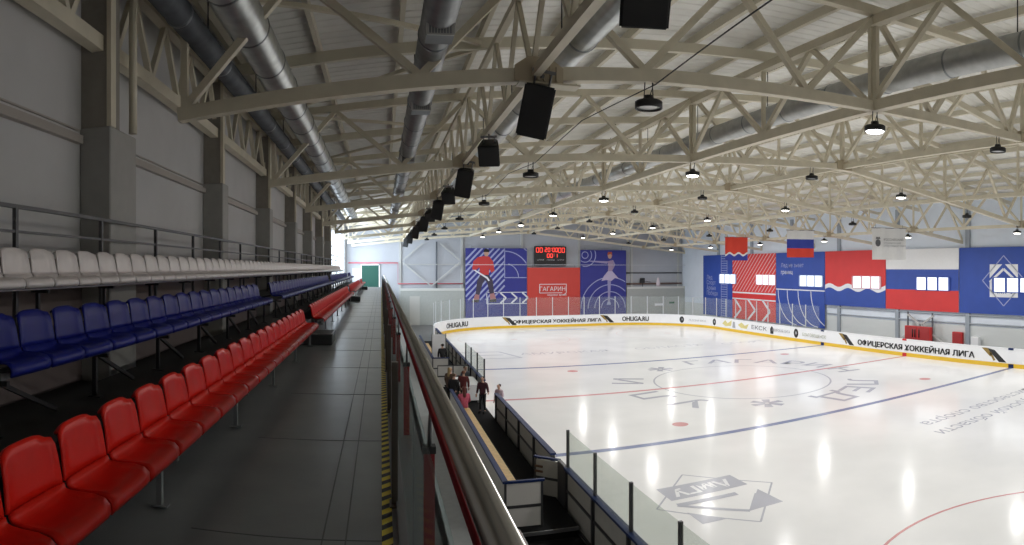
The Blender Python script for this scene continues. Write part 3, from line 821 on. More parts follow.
# near bench enclosure
def enclosure(y0, y1, label, endh=1.0):
    t = empty('bench_enclosure', (2.58, y0, ZB), label, 'bench enclosure')
    L = y1-y0
    MB().box(0, 0, .0, .05, L, endh-.05).build('rear_wall', BGREY, t)
    MB().box(-.03, -.03, endh-.05, .09, L, endh).build('cap_rail', BBLUE, t)
    f = MB().box(.0, -.03, 0, .05, .0, endh-.05).box(.80, -.03, 0, .85, .02, endh-.05).box(.05, -.03, .42, .80, .02, .48)
    f.build('end_frame', BFRAME, t)
    MB().box(.05, -.02, .02, .80, .01, .42).build('end_panel', mat('end_white', (.62, .60, .57), .5), t)
    MB().box(.05, -.02, .48, .80, .01, endh-.05).build('end_panel', mat('end_white', (.62, .60, .57), .5), t)
    MB().box(.0, -.04, endh-.05, .88, .03, endh).build('end_cap', BBLUE, t)
    return t
enclosure(12.6, 22.6, 'white panelled enclosure around the near players bench')
enclosure(30.6, 41.0, 'panelled enclosure around the far players bench')
def bench(y0, y1, label):
    t = empty('players_bench', (2.9, y0, ZB), label, 'bench')
    L = y1-y0
    MB().box(0, 0, .46, .26, L, .50).bevel(.006, 1).build('seat_board', WOOD, t)
    y = .4
    while y < L:
        MB().box(.03, y-.03, 0, .23, y+.03, .46).build('trestle', DSTEEL, t); y += 1.8
bench(12.75, 21.6, 'long pale wooden players bench in the near enclosure')
bench(32.9, 40.6, 'wooden players bench in the far enclosure')
# scorer area
t = empty('partition', (2.6, 28.0, ZB), 'low beige two panel partition behind the scorer area', 'partition')
for k in range(2):
    MB().box(.03+k*.72, -.02, .03, .70+k*.72, .02, .48).box(.03+k*.72, -.02, .54, .70+k*.72, .02, .98).build('panel', mat('end_white', (.62, .60, .57), .5), t)
MB().box(0, -.03, 0, .03, .03, 1.0).box(.70, -.03, 0, .75, .03, 1.0).box(1.42, -.03, 0, 1.46, .03, 1.0).box(0, -.03, .98, 1.46, .03, 1.02).box(0,-.03,.48,1.46,.03,.54).build('frame', BFRAME, t)
t = empty('screen_board', (2.75, 32.6, ZB), 'tall white board behind the person in black', 'board')
MB().box(0, 0, .25, .72, .04, 1.95).build('panel', BWHITE, t)
MB().box(-.03, -.02, 0, .0, .06, 2.0).box(.72, -.02, 0, .75, .06, 2.0).build('upright', BFRAME, t)
t = empty('scorer_table', (3.2, 24.6, ZB), 'white topped scorer table beside the gate', 'table')
MB().box(0, 0, .70, .85, 1.9, .74).bevel(.008, 1).build('table_top', BWHITE, t)
for x, y in ((.05,.05),(.75,.05),(.05,1.8),(.75,1.8)): MB().box(x, y, 0, x+.05, y+.05, .70).build('leg', GSTEEL, t)
MB().box(.02, .02, .1, .83, .05, .69).build('front_panel', BWHITE, t)

# ------------------------------------------------------------------ far wall fittings
for i, x in enumerate((1.92, 8.2, 14.45, 20.7, 26.8, 32.6)):
    tag(MB().box(x-.12, YF-.16, 0, x+.12, YF, 11).build('column', mat('pale_steel', (.52, .53, .52), .5)), 'pale steel wall column', 'column', kind='structure')
def wall_bar(name, pts, r, m, label, cat='pipe'):
    return tag(MB().tube(pts, r, 8).build(name, m), label, cat)
PALE = mat('pale_steel', (.52, .53, .52), .5)
yb = YF-.42
t = empty('cross_brace', (5.06, yb, 5.0), 'pale steel cross brace on the far wall left of the player mural', 'brace')
for a, b_ in (((-2.9, 0, 1.3), (0, 0, -1.1)), ((0, 0, -1.1), (2.9, 0, 1.3)), ((-2.9, 0, 1.5), (-.9, 0, 3.2)), ((2.9, 0, 1.5), (.9, 0, 3.2))):
    MB().bar(a, b_, .12).build('diagonal', PALE, t)
MB().bar((-2.9, 0, 1.1), (2.9, 0, 1.1), .08).build('tie', PALE, t)
wall_bar('wall_pipe', [(5.6, YF-.3, 3.7), (5.6, YF-.3, 8.4)], .09, mat('pipe_dark', (.12, .13, .15), .5), 'dark vertical pipe on the far wall behind the cross brace')
REDPIPE = mat('pipe_red', (.62, .12, .16), .5)
wall_bar('fire_pipe', [(-3.3, YF-.26, 6.25), (1.7, YF-.26, 6.25), (1.7, YF-.26, 4.15), (8.3, YF-.26, 4.15)], .055, REDPIPE, 'pink red fire pipe stepping down along the far wall')
wall_bar('wall_pipe', [(26.0, YF-.12, 5.2), (33, YF-.12, 5.2)], .08, mat('pipe_dark', (.12, .13, .15), .5), 'upper dark pipe on the far wall right of the skater mural')
wall_bar('wall_pipe', [(26.0, YF-.12, 4.0), (33, YF-.12, 4.0)], .10, mat('pipe_brown', (.16, .10, .08), .5), 'lower dark pipe on the far wall right of the skater mural')
wall_bar('guy_wire', [(8.4, 58.6, 6.05), (32.0, 58.6, 6.05)], .018, mat('wire_pale', (.6, .62, .65), .4), 'thin pale wire stretched across in front of the murals', 'wire')
LEDGE = mat('ledge_grey', (.42, .44, .42), .6, noise=.05)
for x0, x1, lab in ((1.95, 8.4, 'grey storage block below the cross brace at the far wall'), (26.0, 33.15, 'grey storage block right of the skater mural')):
    t = empty('storage_block', ((x0+x1)/2, 60.9, 0), lab, 'storage block')
    w = (x1-x0)/2
    MB().box(-w, 0, 0, w, .40, 3.45).build('front_wall', LEDGE, t)
    MB().box(-w, -.05, 3.45, w, .42, 3.68).build('ledge_top', mat('ledge_white', (.66, .67, .64), .5), t)
    if x0 < 10:
        MB().box(-2.3, -.04, 0, -1.3, -.001, 2.9).build('door', mat('ledge_door', (.55, .55, .52), .5), t)
    else:
        MB().box(1.6, -.03, 1.75, 2.25, -.001, 1.95).build('exit_sign', mat('sign_green', (.03, .14, .07), .5), t)
        MB().box(-.2, -.03, 1.55, .8, -.001, 1.80).build('notice', BWHITE, t)
t = empty('floodlight', (28.0, 61.05, 3.68), 'small dark floodlight on the storage block', 'floodlight')
MB().box(-.3, 0, .42, .25, .2, .95).bevel(.03, 1).build('housing', BLACK, t); MB().bar((0, .1, 0), (0, .1, .45), .06).build('stand', BLACK, t); MB().bar((.2,.1,.6),(1.0,.1,.5),.05).build('arm', BLACK, t)
tag(MB().lathe([(.24, 0), (.23, .35), (.16, .65), (.10, .95), (.0001, 1.0)], n=14).build('bundle', mat('pinkish_cloth', (.72, .62, .66), .8), None, (29.9, 61.1, 3.685)), 'pinkish white wrapped bundle on the storage block', 'bundle')
# green door at the end of the aisle
t = empty('door_1', (-1.0, YF-.12, FLOOR-.58), 'dark green door at the end of the aisle', 'door', kind='structure')
MB().box(-.95, 0, 0, .78, .06, 2.28).build('door_leaf', GREEN, t)
m = MB()
for k in range(6): m.box(-.93+k*.29, -.03, .02, -.80+k*.29, 0, 2.26)
m.build('curtain_fold', GREEN, t)
MB().box(-1.05, -.02, 0, -.95, .1, 2.4).box(.78, -.02, 0, .9, .1, 2.4).box(-1.05, -.02, 2.28, .9, .1, 2.4).build('door_frame', BWHITE, t)
tag(MB().box(-2.9, YF-.06, FLOOR-.5, -2.1, YF-.01, FLOOR+1.4).build('trim_60', mat('louver', (.7, .72, .75), .5)), 'white slatted panel', 'trim', kind='structure')
# bright windows on the left beyond the seats
t = empty('window_7', (XW, 52.3, 6.7), 'large daylight window on the left beyond the seats', 'window', kind='structure')
MB().box(-.20, -8.25, -2.2, -.16, 8.25, 2.2).build('pane', WINLIT2, t)
m = MB()
for k in range(7): m.box(-.16, -8.25+k*2.72, -2.2, -.10, -8.15+k*2.72, 2.2)
m.box(-.16, -8.25, -.05, -.10, 8.25, .05); m.build('frame', BWHITE, t)

# ------------------------------------------------------------------ murals on the far wall
YM = 60.85
def mural(name, x0, x1, z0, z1, m, label, cat='banner'):
    t = empty(name, ((x0+x1)/2, YM, z0), label, cat)
    w = (x1-x0)/2; h = z1-z0
    MB().box(-w, 0, 0, w, .04, h).build('sheet', m, t)
    for s in (-1, 1):
        MB().tube([(s*w*.8, .02, h), (s*w*.8, .1, h+.35)], .012, 6).build('hook', DSTEEL, t)
    return t, w, h
def strip(s, a, b_, w, y=-.004): s.bar((a[0], y, a[1]), (b_[0], y, b_[1]), .006, w, up=(0,0,1)) if False else s.prism(strip_pts(a, b_, w, y), (0, .003, 0))
def strip_pts(a, b_, w, y):
    dx, dz = b_[0]-a[0], b_[1]-a[1]; L = hypot(dx, dz); nx, nz = -dz/L*w/2, dx/L*w/2
    return [(a[0]+nx, y, a[1]+nz), (b_[0]+nx, y, b_[1]+nz), (b_[0]-nx, y, b_[1]-nz), (a[0]-nx, y, a[1]-nz)]
def arc(s, cx, cz, r, a0, a1, w, x0, x1, z0, z1, n=28, y=-.004):
    for k in range(n):
        a, b_ = radians(a0+(a1-a0)*k/n), radians(a0+(a1-a0)*(k+1)/n)
        p, q_ = (cx+r*cos(a), cz+r*sin(a)), (cx+r*cos(b_), cz+r*sin(b_))
        if all(x0 <= v[0] <= x1 and z0 <= v[1] <= z1 for v in (p, q_)): strip(s, p, q_, w, y)
def clipline(a, b_, x0, x1, z0, z1):
    t0, t1 = 0, 1; dx, dz = b_[0]-a[0], b_[1]-a[1]
    for p, q_ in ((-dx, a[0]-x0), (dx, x1-a[0]), (-dz, a[1]-z0), (dz, z1-a[1])):
        if abs(p) < 1e-9:
            if q_ < 0: return None
        else:
            r = q_/p
            if p < 0: t0 = max(t0, r)
            else: t1 = min(t1, r)
    if t0 >= t1: return None
    return (a[0]+t0*dx, a[1]+t0*dz), (a[0]+t1*dx, a[1]+t1*dz)
def fig(t, polys, m, name, y=-.008):
    s = MB()
    for p in polys: s.prism([(x, y, z) for x, z in p], (0, .005, 0))
    return s.build(name, m, t)
def ell(cx, cz, rx, rz, n=14): return [(cx+rx*cos(2*pi*k/n), cz+rz*sin(2*pi*k/n)) for k in range(n)]
# hockey player mural
t, w, h = mural('mural_banner', 8.5, 14.86, .5, 7.75, BANB2, 'blue mural of a hockey player in red on the far wall')
s = MB()
for k in range(12):
    z = h + 3.4 - k*.62
    c = clipline((-w, z-4.6), (-w+4.2, z-.4+.2), -w, .85, 2.0, h)
    if c: strip(s, c[0], c[1], .17)
s.build('diagonal_stripes', PRL, t)
s = MB()
strip(s, (.85, h), (.85, h-3.0), .08); strip(s, (.85, h-3.0), (w, h-3.0), .08)
arc(s, .85, h-3.0, 2.7, 0, 90, .10, .85, w, h-3.0, h); arc(s, .85, h-3.0, 1.45, 0, 75, .08, .85, w, h-3.0, h); arc(s, .85, h-3.0, 3.6, 20, 80, .10, 1.0, w, h-3, h)
s.build('line_pattern', PRL, t)
s = MB()
strip(s, (-1.0, 2.75), (w, 2.75), .07); strip(s, (-1.0, 1.6), (w, 1.6), .07); strip(s, (-1.0, 2.75), (-1.0, 1.6), .07)
for k in range(3):
    x = .4+k*1.15; strip(s, (x, 2.7), (x+.6, 2.18), .16); strip(s, (x+.6, 2.18), (x, 1.65), .16)
s.build('chevrons', PRW, t)
fig(t, [[(-1.9, 6.35), (-1.35, 6.45), (-.75, 6.4), (-.35, 5.9), (-.2, 4.95), (-.55, 4.75), (-.75, 5.2), (-.8, 4.55), (-1.7, 4.5), (-1.75, 5.3), (-2.2, 5.0), (-2.5, 5.1), (-2.4, 5.9)]], mat('jersey_red', (.55, .04, .04), .5), 'player_jersey')
fig(t, [[(-1.7, 4.5), (-.8, 4.55), (-.4, 4.0), (-.25, 2.7), (-.7, 2.6), (-.95, 3.7), (-1.2, 4.05), (-1.45, 3.6), (-1.75, 2.5), (-2.15, 2.6), (-2.0, 3.9)]], mat('player_dark', (.05, .04, .07), .5), 'player_trousers')
fig(t, [ell(-1.05, 6.72, .24, .32)], SKIN, 'player_head'); fig(t, [[(-1.35, 6.85), (-.75, 6.85), (-.8, 7.1), (-1.1, 7.22), (-1.32, 7.05)]], PRINTK, 'player_helmet', -.012)
fig(t, [[(-2.2, 2.6), (-1.75, 2.5), (-1.8, 2.05), (-2.4, 2.0)], [(-.7, 2.6), (-.25, 2.7), (-.05, 2.1), (-.65, 2.0)]], mat('sock_mix', (.42, .2, .2), .5), 'player_socks')
fig(t, [[(-2.45, 2.0), (-1.8, 2.02), (-1.85, 1.75), (-2.6, 1.78)], [(-.68, 2.0), (-.02, 2.1), (.0, 1.8), (-.75, 1.75)]], PRINTK, 'player_skates')
fig(t, [[(-2.35, 5.0), (-2.2, 5.05), (-.9, 4.3), (-.7, 3.95), (-.85, 3.9), (-1.0, 4.15)]], PRW, 'player_stick', -.014)
# red banner in the middle
t, w, h = mural('mural_banner', 14.9, 20.63, .5, 5.78, mat('mural_red', (.62, .055, .04), .55, noise=.03, scale=1), 'plain red banner with small white wordmark under the scoreboard')
put_text('ГАГАРИН', .62, (-.15, -.006, 2.85), (1,0,0), (0,0,1), PRW, t, name='wordmark', bold=.0)
s = MB()
for a, b_ in (((-1.55, 3.55), (1.35, 3.55)), ((-1.55, 2.65), (-1.55, 3.55)), ((1.35, 2.65), (1.35, 3.55)), ((-1.55, 2.65), (.9, 2.65)), ((1.0, 2.4), (1.35, 2.65))): strip(s, a, b_, .06)
s.build('wordmark_frame', PRW, t)
put_text('ледовая арена', .30, (.3, -.006, 2.35), (1,0,0), (0,0,1), PRW, t, name='wordmark')
# skater mural
t, w, h = mural('mural_banner', 20.67, 25.9, .5, 7.65, BANB2, 'blue mural of a dancing figure skater on the far wall')
s = MB()
for r in (1.0, 1.75, 2.5, 3.3): arc(s, .75, .95, r, 0, 180, .09, -w, w, 0, h)
for r in (.35, .75, 1.2): arc(s, -2.1, h-.55, r, -180, 180, .09, -w, w, 0, h)
s.build('circle_pattern', PRL, t)
PALEF = mat('skater_dress', (.50, .44, .62), .5)
fig(t, [ell(.72, 6.55, .24, .32)], SKIN, 'skater_head'); fig(t, [[(.42, 6.6), (.5, 6.95), (.95, 6.98), (1.0, 6.5), (.85, 6.75)]], mat('skater_hair', (.45, .08, .04), .5), 'skater_hair', -.012)
fig(t, [[(.45, 5.95), (1.1, 6.1), (1.15, 5.4), (1.0, 4.9), (.5, 4.9), (.55, 5.4)]], mat('skater_top', (.36, .26, .40), .5), 'skater_bodice')
fig(t, [[(.5, 4.9), (1.0, 4.9), (1.75, 4.1), (1.3, 4.15), (.9, 3.85), (.3, 3.95), (-.25, 3.85), (.05, 4.4)]], PALEF, 'skater_skirt')
fig(t, [[(.5, 5.95), (.4, 5.7), (-1.6, 5.92), (-1.6, 6.02)], [(1.1, 6.1), (1.35, 5.6), (1.1, 5.1), (1.0, 5.2), (1.2, 5.6), (1.0, 5.9)]], mat('skater_arm', (.34, .30, .50), .5), 'skater_arms')
fig(t, [[(.45, 3.9), (.85, 3.9), (.78, 2.6), (.72, 1.6), (.5, 1.6), (.5, 2.6)]], mat('skater_leg', (.30, .28, .50), .5), 'skater_leg')
fig(t, [[(.35, 1.3), (.85, 1.3), (.75, 1.65), (.48, 1.65)]], PRL, 'skater_boot')
# scoreboard
t = empty('scoreboard', (17.47, YF-.2, 5.95), 'black electronic scoreboard with glowing red digits', 'scoreboard')
MB().box(-1.7, -.25, 0, 1.7, .1, 2.05).bevel(.03, 1).build('case', BLACK, t)
SEG = {'0':'abcdef','1':'bc','2':'abged','3':'abgcd','4':'fgbc','5':'afgcd','6':'afgedc','7':'abc','8':'abcdefg','9':'abcdfg'}
def digit(s, ch, x, z, W=.26, H=.46, k=.075):
    L = {'a':((0,H),(W,H)),'b':((W,H),(W,H/2)),'c':((W,H/2),(W,0)),'d':((0,0),(W,0)),'e':((0,0),(0,H/2)),'f':((0,H/2),(0,H)),'g':((0,H/2),(W,H/2))}
    for c in SEG[ch]:
        a, b_ = L[c]; strip(s, (x+a[0], z+a[1]), (x+b_[0], z+b_[1]), k, -.258)
def number(txt, x, z, **kw):
    s = MB(); W = kw.get('W', .26)
    for ch in txt:
        if ch == ':':
            for zz in (.13, .32): s.box(x, -.258, z+zz, x+.07, -.252, z+zz+.07)
            x += .16
        else: digit(s, ch, x, z, **kw); x += W+.13
    return s.build('digits', LEDRED, t)
number('00', -1.55, 1.42); number('20:00', -.62, 1.48, W=.2, H=.40); number('00', .85, 1.42)
number('00:1', -.38, .88, W=.22, H=.38)
for x in (-1.1, 0, 1.1): put_text('ПЕРИОД' if x == 0 else 'ШТРАФ', .2, (x, -.258, .56), (1,0,0), (0,0,1), PRINTGREY, t, name='caption')

# ------------------------------------------------------------------ right wall: columns, windows, banners
for y in (10.9, 17.0, 23.0, 29.2, 35.4, 41.4, 47.5, 53.5):
    tag(MB().box(XRW-.16, y-.16, 0, XRW, y+.16, hr(32.5)-.3).build('column', mat('column_blue_grey', (.34, .38, .43), .5)), 'blue grey wall column', 'column', kind='structure')
winY = [(24.4, 27.3), (30.75, 33.65), (37.2, 40.1), (43.55, 46.5), (50, 53), (18.0, 20.9)]
XB = XRW-.22
for i, (a, b_) in enumerate(winY):
    t = empty('window_%d' % (i+1), (XRW, (a+b_)/2, 4.18), 'sunlit window in three panes high on the right wall', 'window', kind='structure')
    w = (b_-a)/2
    p = 2*w/3
    for k in range(3): MB().box(-.30, -w+k*p+.09, .03, -.26, -w+(k+1)*p-.09, .90).build('pane', WINLIT, t)
    m = MB().box(-.29, -w, -.02, -.23, w, .03).box(-.29, -w, .90, -.23, w, .95)
    for k in range(4):
        yy = -w+k*p; m.box(-.285, yy-.09, .03, -.245, yy+.09, .90)
    if i in (0, 5): fm = BANB
    elif i == 1 or i == 3: fm = mat('frame_pinkish', (.72, .42, .45), .5)
    else: fm = mat('frame_blueish', (.45, .55, .75), .5)
    m.build('frame', fm, t)
def rbanner(y0, y1, z0, z1, m, label):
    """Banner on the right wall, y0 > y1 (left end in view first)."""
    t = empty('wall_banner', (XB, (y0+y1)/2, z0), label, 'banner', None)
    w = (y0-y1)/2; h = z1-z0
    MB().box(0, -w, 0, .03, w, h).build('sheet', m, t)
    return t, w, h
def rs(u, z): return (-.004, -u, z)        # u runs left to right as seen from the ice
def rstrip(s, a, b_, w, d=-.004):
    pts = strip_pts(a, b_, w, 0)
    s.prism([(d, -p[0], p[2]) for p in pts], (.003, 0, 0))
def rpoly(s, pts, d=-.004): s.prism([(d, -u, z) for u, z in pts], (.003, 0, 0))
ZT = 7.07
t, w, h = rbanner(56.4, 50.7, .8, ZT, BANB, 'narrow dark blue banner with ladder pattern nearest the far corner')
for k, tx in enumerate(('Лед', 'Спорт', 'Арена', 'Победа')): put_text(tx, .62, (-.004, w*.75, 3.75-k*.55), (0,-1,0), (0,0,1), PRL, t, align='LEFT', name='lettering')
s = MB()
u0 = w*.28
for u in (u0, u0+1.1): rstrip(s, (u, 0), (u, h), .08)
for k in range(26): rstrip(s, (u0, .12+k*.24), (u0+1.1, .12+k*.24), .06)
s.build('ladder_pattern', PRL, t)
t, w, h = rbanner(50.65, 43.55, .8, ZT, BANR, 'red banner with hatching above white chevrons')
s = MB()
for k in range(26):
    c = clipline((-w-6+k*.52, 2.7), (-w-6+k*.52+3.6, h), -w, w, 2.7, h)
    if c: rstrip(s, c[0], c[1], .09)
s.build('hatching', mat('print_pink', (.72, .45, .46), .5), t)
s = MB(); rstrip(s, (-w, 2.55), (w, 2.55), .14); rstrip(s, (-w, 1.95), (w, 1.95), .12)
for k in range(3):
    x = -w+.35+k*2.35; rstrip(s, (x, 1.95), (x+1.2, .95), .22); rstrip(s, (x+1.2, .95), (x, .0), .22)
s.build('chevrons', PRW, t)
t, w, h = rbanner(43.5, 36.95, .8, ZT, BANB, 'blue banner with white curved lines next to the red hatched one')
put_text('Лед не знает', .5, (-.004, w-.7, 5.0), (0,-1,0), (0,0,1), PRL, t, align='LEFT', name='lettering'); put_text('границ', .5, (-.004, w-.7, 4.4), (0,-1,0), (0,0,1), PRW, t, align='LEFT', name='lettering')
s = MB(); rstrip(s, (-w, 3.05), (w, 3.05), .09)
for k, u0 in enumerate((-w+.3, -w+1.6, -w+3.1, -w+4.8)):
    pts = [(u0 + 2.6*(1-cos(a*pi/2/8)), 3.05 - 3.0*sin(a*pi/2/8)) for a in range(9)]
    for p, q_ in zip(pts, pts[1:]):
        c = clipline(p, q_, -w, w, 0, h)
        if c: rstrip(s, c[0], c[1], .08)
s.build('curved_lines', PRW, t)
# red / wave / blue banner
t, w, h = rbanner(36.9, 30.25, 2.75, ZT, BANR, 'wide red over blue banner with a wavy white line')
N = 36
def wave(u): return 1.45 + .14*sin((u+w)/(2*w)*2*pi*3.1)
s = MB()
for k in range(N):
    a, b_ = -w+2*w*k/N, -w+2*w*(k+1)/N
    rpoly(s, [(a, wave(a)-.17), (b_, wave(b_)-.17), (b_, wave(b_)+.17), (a, wave(a)+.17)], -.008)
s.build('wave_line', PRW, t)
s = MB()
for k in range(N):
    a, b_ = -w+2*w*k/N, -w+2*w*(k+1)/N
    rpoly(s, [(a, 0), (b_, 0), (b_, wave(b_)), (a, wave(a))], -.004)
s.build('blue_field', BANB, t)
# white blue red banner
t, w, h = rbanner(30.2, 23.65, 2.75, ZT, BANW, 'wide white blue and red tricolour banner on the right wall')
for z0, z1, m_, nm in ((0, h/3, BANR, 'red_stripe'), (h/3, 2*h/3, BANB, 'blue_stripe')):
    s = MB(); rpoly(s, [(-w, z0), (w, z0), (w, z1), (-w, z1)]); s.build(nm, m_, t)
# blue emblem banner
t, w, h = rbanner(23.6, 14.5, 2.75, ZT, BANB, 'large blue banner with white square emblem at the right edge')
ec = w-2.55-.0; eu = -w + 3.45; ez = h*.50
s = MB(); a = 1.05
rpoly(s, [(eu-a, ez-a), (eu+a, ez-a), (eu+a, ez-.1), (eu-a, ez-.1)]); rpoly(s, [(eu-a, ez+a), (eu-a, ez+.15), (eu-.1, ez+a)]); rpoly(s, [(eu+a, ez+a), (eu+.1, ez+a), (eu+a, ez+.15)])
rstrip(s, (eu-a, ez-.1), (eu, ez+.75), .16); rstrip(s, (eu, ez+.75), (eu+a, ez-.1), .16)
s.build('emblem', PRW, t)
s = MB(); D = 1.6
for p, q_ in (((eu-D, ez), (eu, ez+D)), ((eu, ez+D), (eu+D, ez)), ((eu+D, ez), (eu, ez-D)), ((eu, ez-D), (eu-D, ez))): rstrip(s, p, q_, .06)
s.build('emblem_outline', PRL, t)
put_text('АмГУ', .62, (-.009, -eu, ez-.82), (0,-1,0), (0,0,1), BANB, t, name='lettering')
# brace, cabinets on the right wall
t = empty('cross_brace', (XRW-.45, 26.6, 1.2), 'grey cross brace below the tricolour banner', 'brace')
for a, b_ in (((-.0, 2.6, -.9), (0, -1.0, 1.25)), ((0, -2.4, -.9), (0, 1.3, 1.25))): MB().bar((0, *a[1:]), (0, *b_[1:]), .12).build('diagonal', PALE, t)
for yy in (1.3, -.9): MB().bar((0, yy, -1.2), (0, yy, 1.45), .09).build('upright', mat('pipe_dark', (.12, .13, .15), .5), t)
t = empty('fire_cabinet', (XRW-.62, 26.7, .75), 'bright red fire hose cabinet behind the right boards', 'cabinet')
MB().box(-.25, -1.15, 0, .0, 1.15, .95).bevel(.02, 1).build('case', mat('cabinet_red', (.58, .03, .03), .4), t)
for yy in (-.55, .55): MB().box(-.27, yy-.5, .05, -.252, yy+.5, .9).build('door', mat('cabinet_red_dark', (.42, .03, .03), .4), t)
for yy in (-.18, .18, .4): MB().tube([(-.29, yy, .2), (-.29, yy, .75)], .04, 8).build('handle', BLACK, t)
for yy in (-1.0, 1.0): MB().box(-.2, yy-.05, -.75, -.05, yy+.05, 0).build('stand_leg', DSTEEL, t)
t = empty('fire_cabinet', (XRW-.05, 23.7, .6), 'small red box by the column under the blue emblem banner', 'cabinet')
MB().box(-.25, -.35, 0, -.002, .45, .85).bevel(.02, 1).build('case', mat('cabinet_red', (.58, .03, .03), .4), t); MB().box(-.262, -.28, .06, -.252, .38, .79).build('door', mat('cabinet_red_dark', (.42, .03, .03), .4), t)
MB().box(-.2, -.25, -.6, -.05, .35, 0).build('stand_leg', DSTEEL, t)
tag(MB().box(-.2, -.3, -.75, .1, .3, .5).bevel(.02, 1).build('carton', BWHITE, None, (XRW-.3, 22.2, .75)), 'white carton beside the small red box', 'carton')
for z, lab in ((3.0, 'upper'), (2.45, 'lower')):
    wall_bar('wall_pipe', [(XRW-.10, 16, z-.4), (XRW-.10, 36.8, z-.4)], .05, mat('pipe_bluegrey', (.42, .46, .52), .5), '%s thin pale pipe along the right wall' % lab)
tag(MB().box(XRW-.03, YN+.1, 0, XRW, YF-.1, 1.9).build('baseboard_right', mat('plinth_pale', (.68, .71, .71), .6)), 'pale plinth panel', 'wall', kind='structure')

# ------------------------------------------------------------------ hanging flags
def flag(x, y, w, h, ztop, bands, label, tilt=0):
    t = empty('hanging_flag', (x, y, ztop), label, 'flag')
    MB().tube([(-w/2-.05, 0, 0), (w/2+.05, 0, 0)], .022, 8).build('flag_pole', GSTEEL, t)
    m = MB()
    zc = hb(x)-ztop
    for s in (-1, 1): m.tube([(s*w*.4, 0, 0), (s*w*.4, 0, zc+.05)], .008, 6)
    m.build('cord', BLACK, t)
    for nm, z0, z1, mt in bands:
        bm = MB(); N = 14; f0 = []
        for k in range(N+1):
            x_ = -w/2+w*k/N; yy = .03*sin(k*1.1)
            def ed(z): return z(x_) if callable(z) else z
            f0.append([bm.bm.verts.new((x_, yy+d_, ed(z_))) for z_ in (z0, z1) for d_ in (-.006, .006)])
        for a, b_ in zip(f0, f0[1:]):
            for i, j in ((0,2),(2,3),(3,1),(1,0)): bm.bm.faces.new((a[i], b_[i], b_[j], a[j]))
        bm.bm.faces.new((f0[0][0], f0[0][1], f0[0][3], f0[0][2])); bm.bm.faces.new((f0[-1][0], f0[-1][1], f0[-1][3], f0[-1][2]))
        bm.build(nm, mt, t)
    t.rotation_euler.z = tilt
    return t
FR = mat('flag_red', (.70, .05, .025), .6); FB = mat('flag_blue', (.03, .05, .36), .6)
zz = lambda z: (lambda x_: z + .10*sin(x_*9))
flag(25.35, TY[5]-.1+.0, 1.75, 1.75, EYE+2.36, [('red_field', zz(-1.22), 0, FR), ('white_wave', zz(-1.36), zz(-1.22), BANW), ('blue_field', -1.76, zz(-1.36), FB)], 'small red flag with white zigzag and blue lower band', -.35)
flag(25.45, TY[4]-.1, 1.88, 1.78, EYE+2.50, [('white_stripe', -.59, 0, BANW), ('blue_stripe', -1.18, -.59, FB), ('red_stripe', -1.78, -1.18, FR)], 'white blue red tricolour flag hanging over the ice', -.35)
t = flag(25.85, TY[3]-.1, 2.08, 1.80, EYE+2.30, [('white_field', -1.80, 0, BANW)], 'white hanging flag with a small dark emblem and lettering', -.45)
s = MB(); s.prism([(x, -.045, z) for x, z in ell(-.70, -.85, .16, .21)], (0, .004, 0)); s.prism([(x, -.045, z) for x, z in ((-.84, -.62), (-.56, -.62), (-.62, -.5), (-.7, -.56), (-.78, -.5))], (0, .004, 0)); s.build('emblem', mat('print_dark_grey', (.12, .12, .13), .5), t)
put_text('РОССИЙСКИЙ', .17, (-.36, -.045, -.72), (1,0,0), (0,0,1), mat('print_dark_grey', (.12, .12, .13), .5), t, align='LEFT', name='lettering')
put_text('студенческий', .16, (-.36, -.045, -.90), (1,0,0), (0,0,1), PRINTGREY, t, align='LEFT', name='lettering'); put_text('спортивный союз', .16, (-.36, -.045, -1.06), (1,0,0), (0,0,1), PRINTGREY, t, align='LEFT', name='lettering')

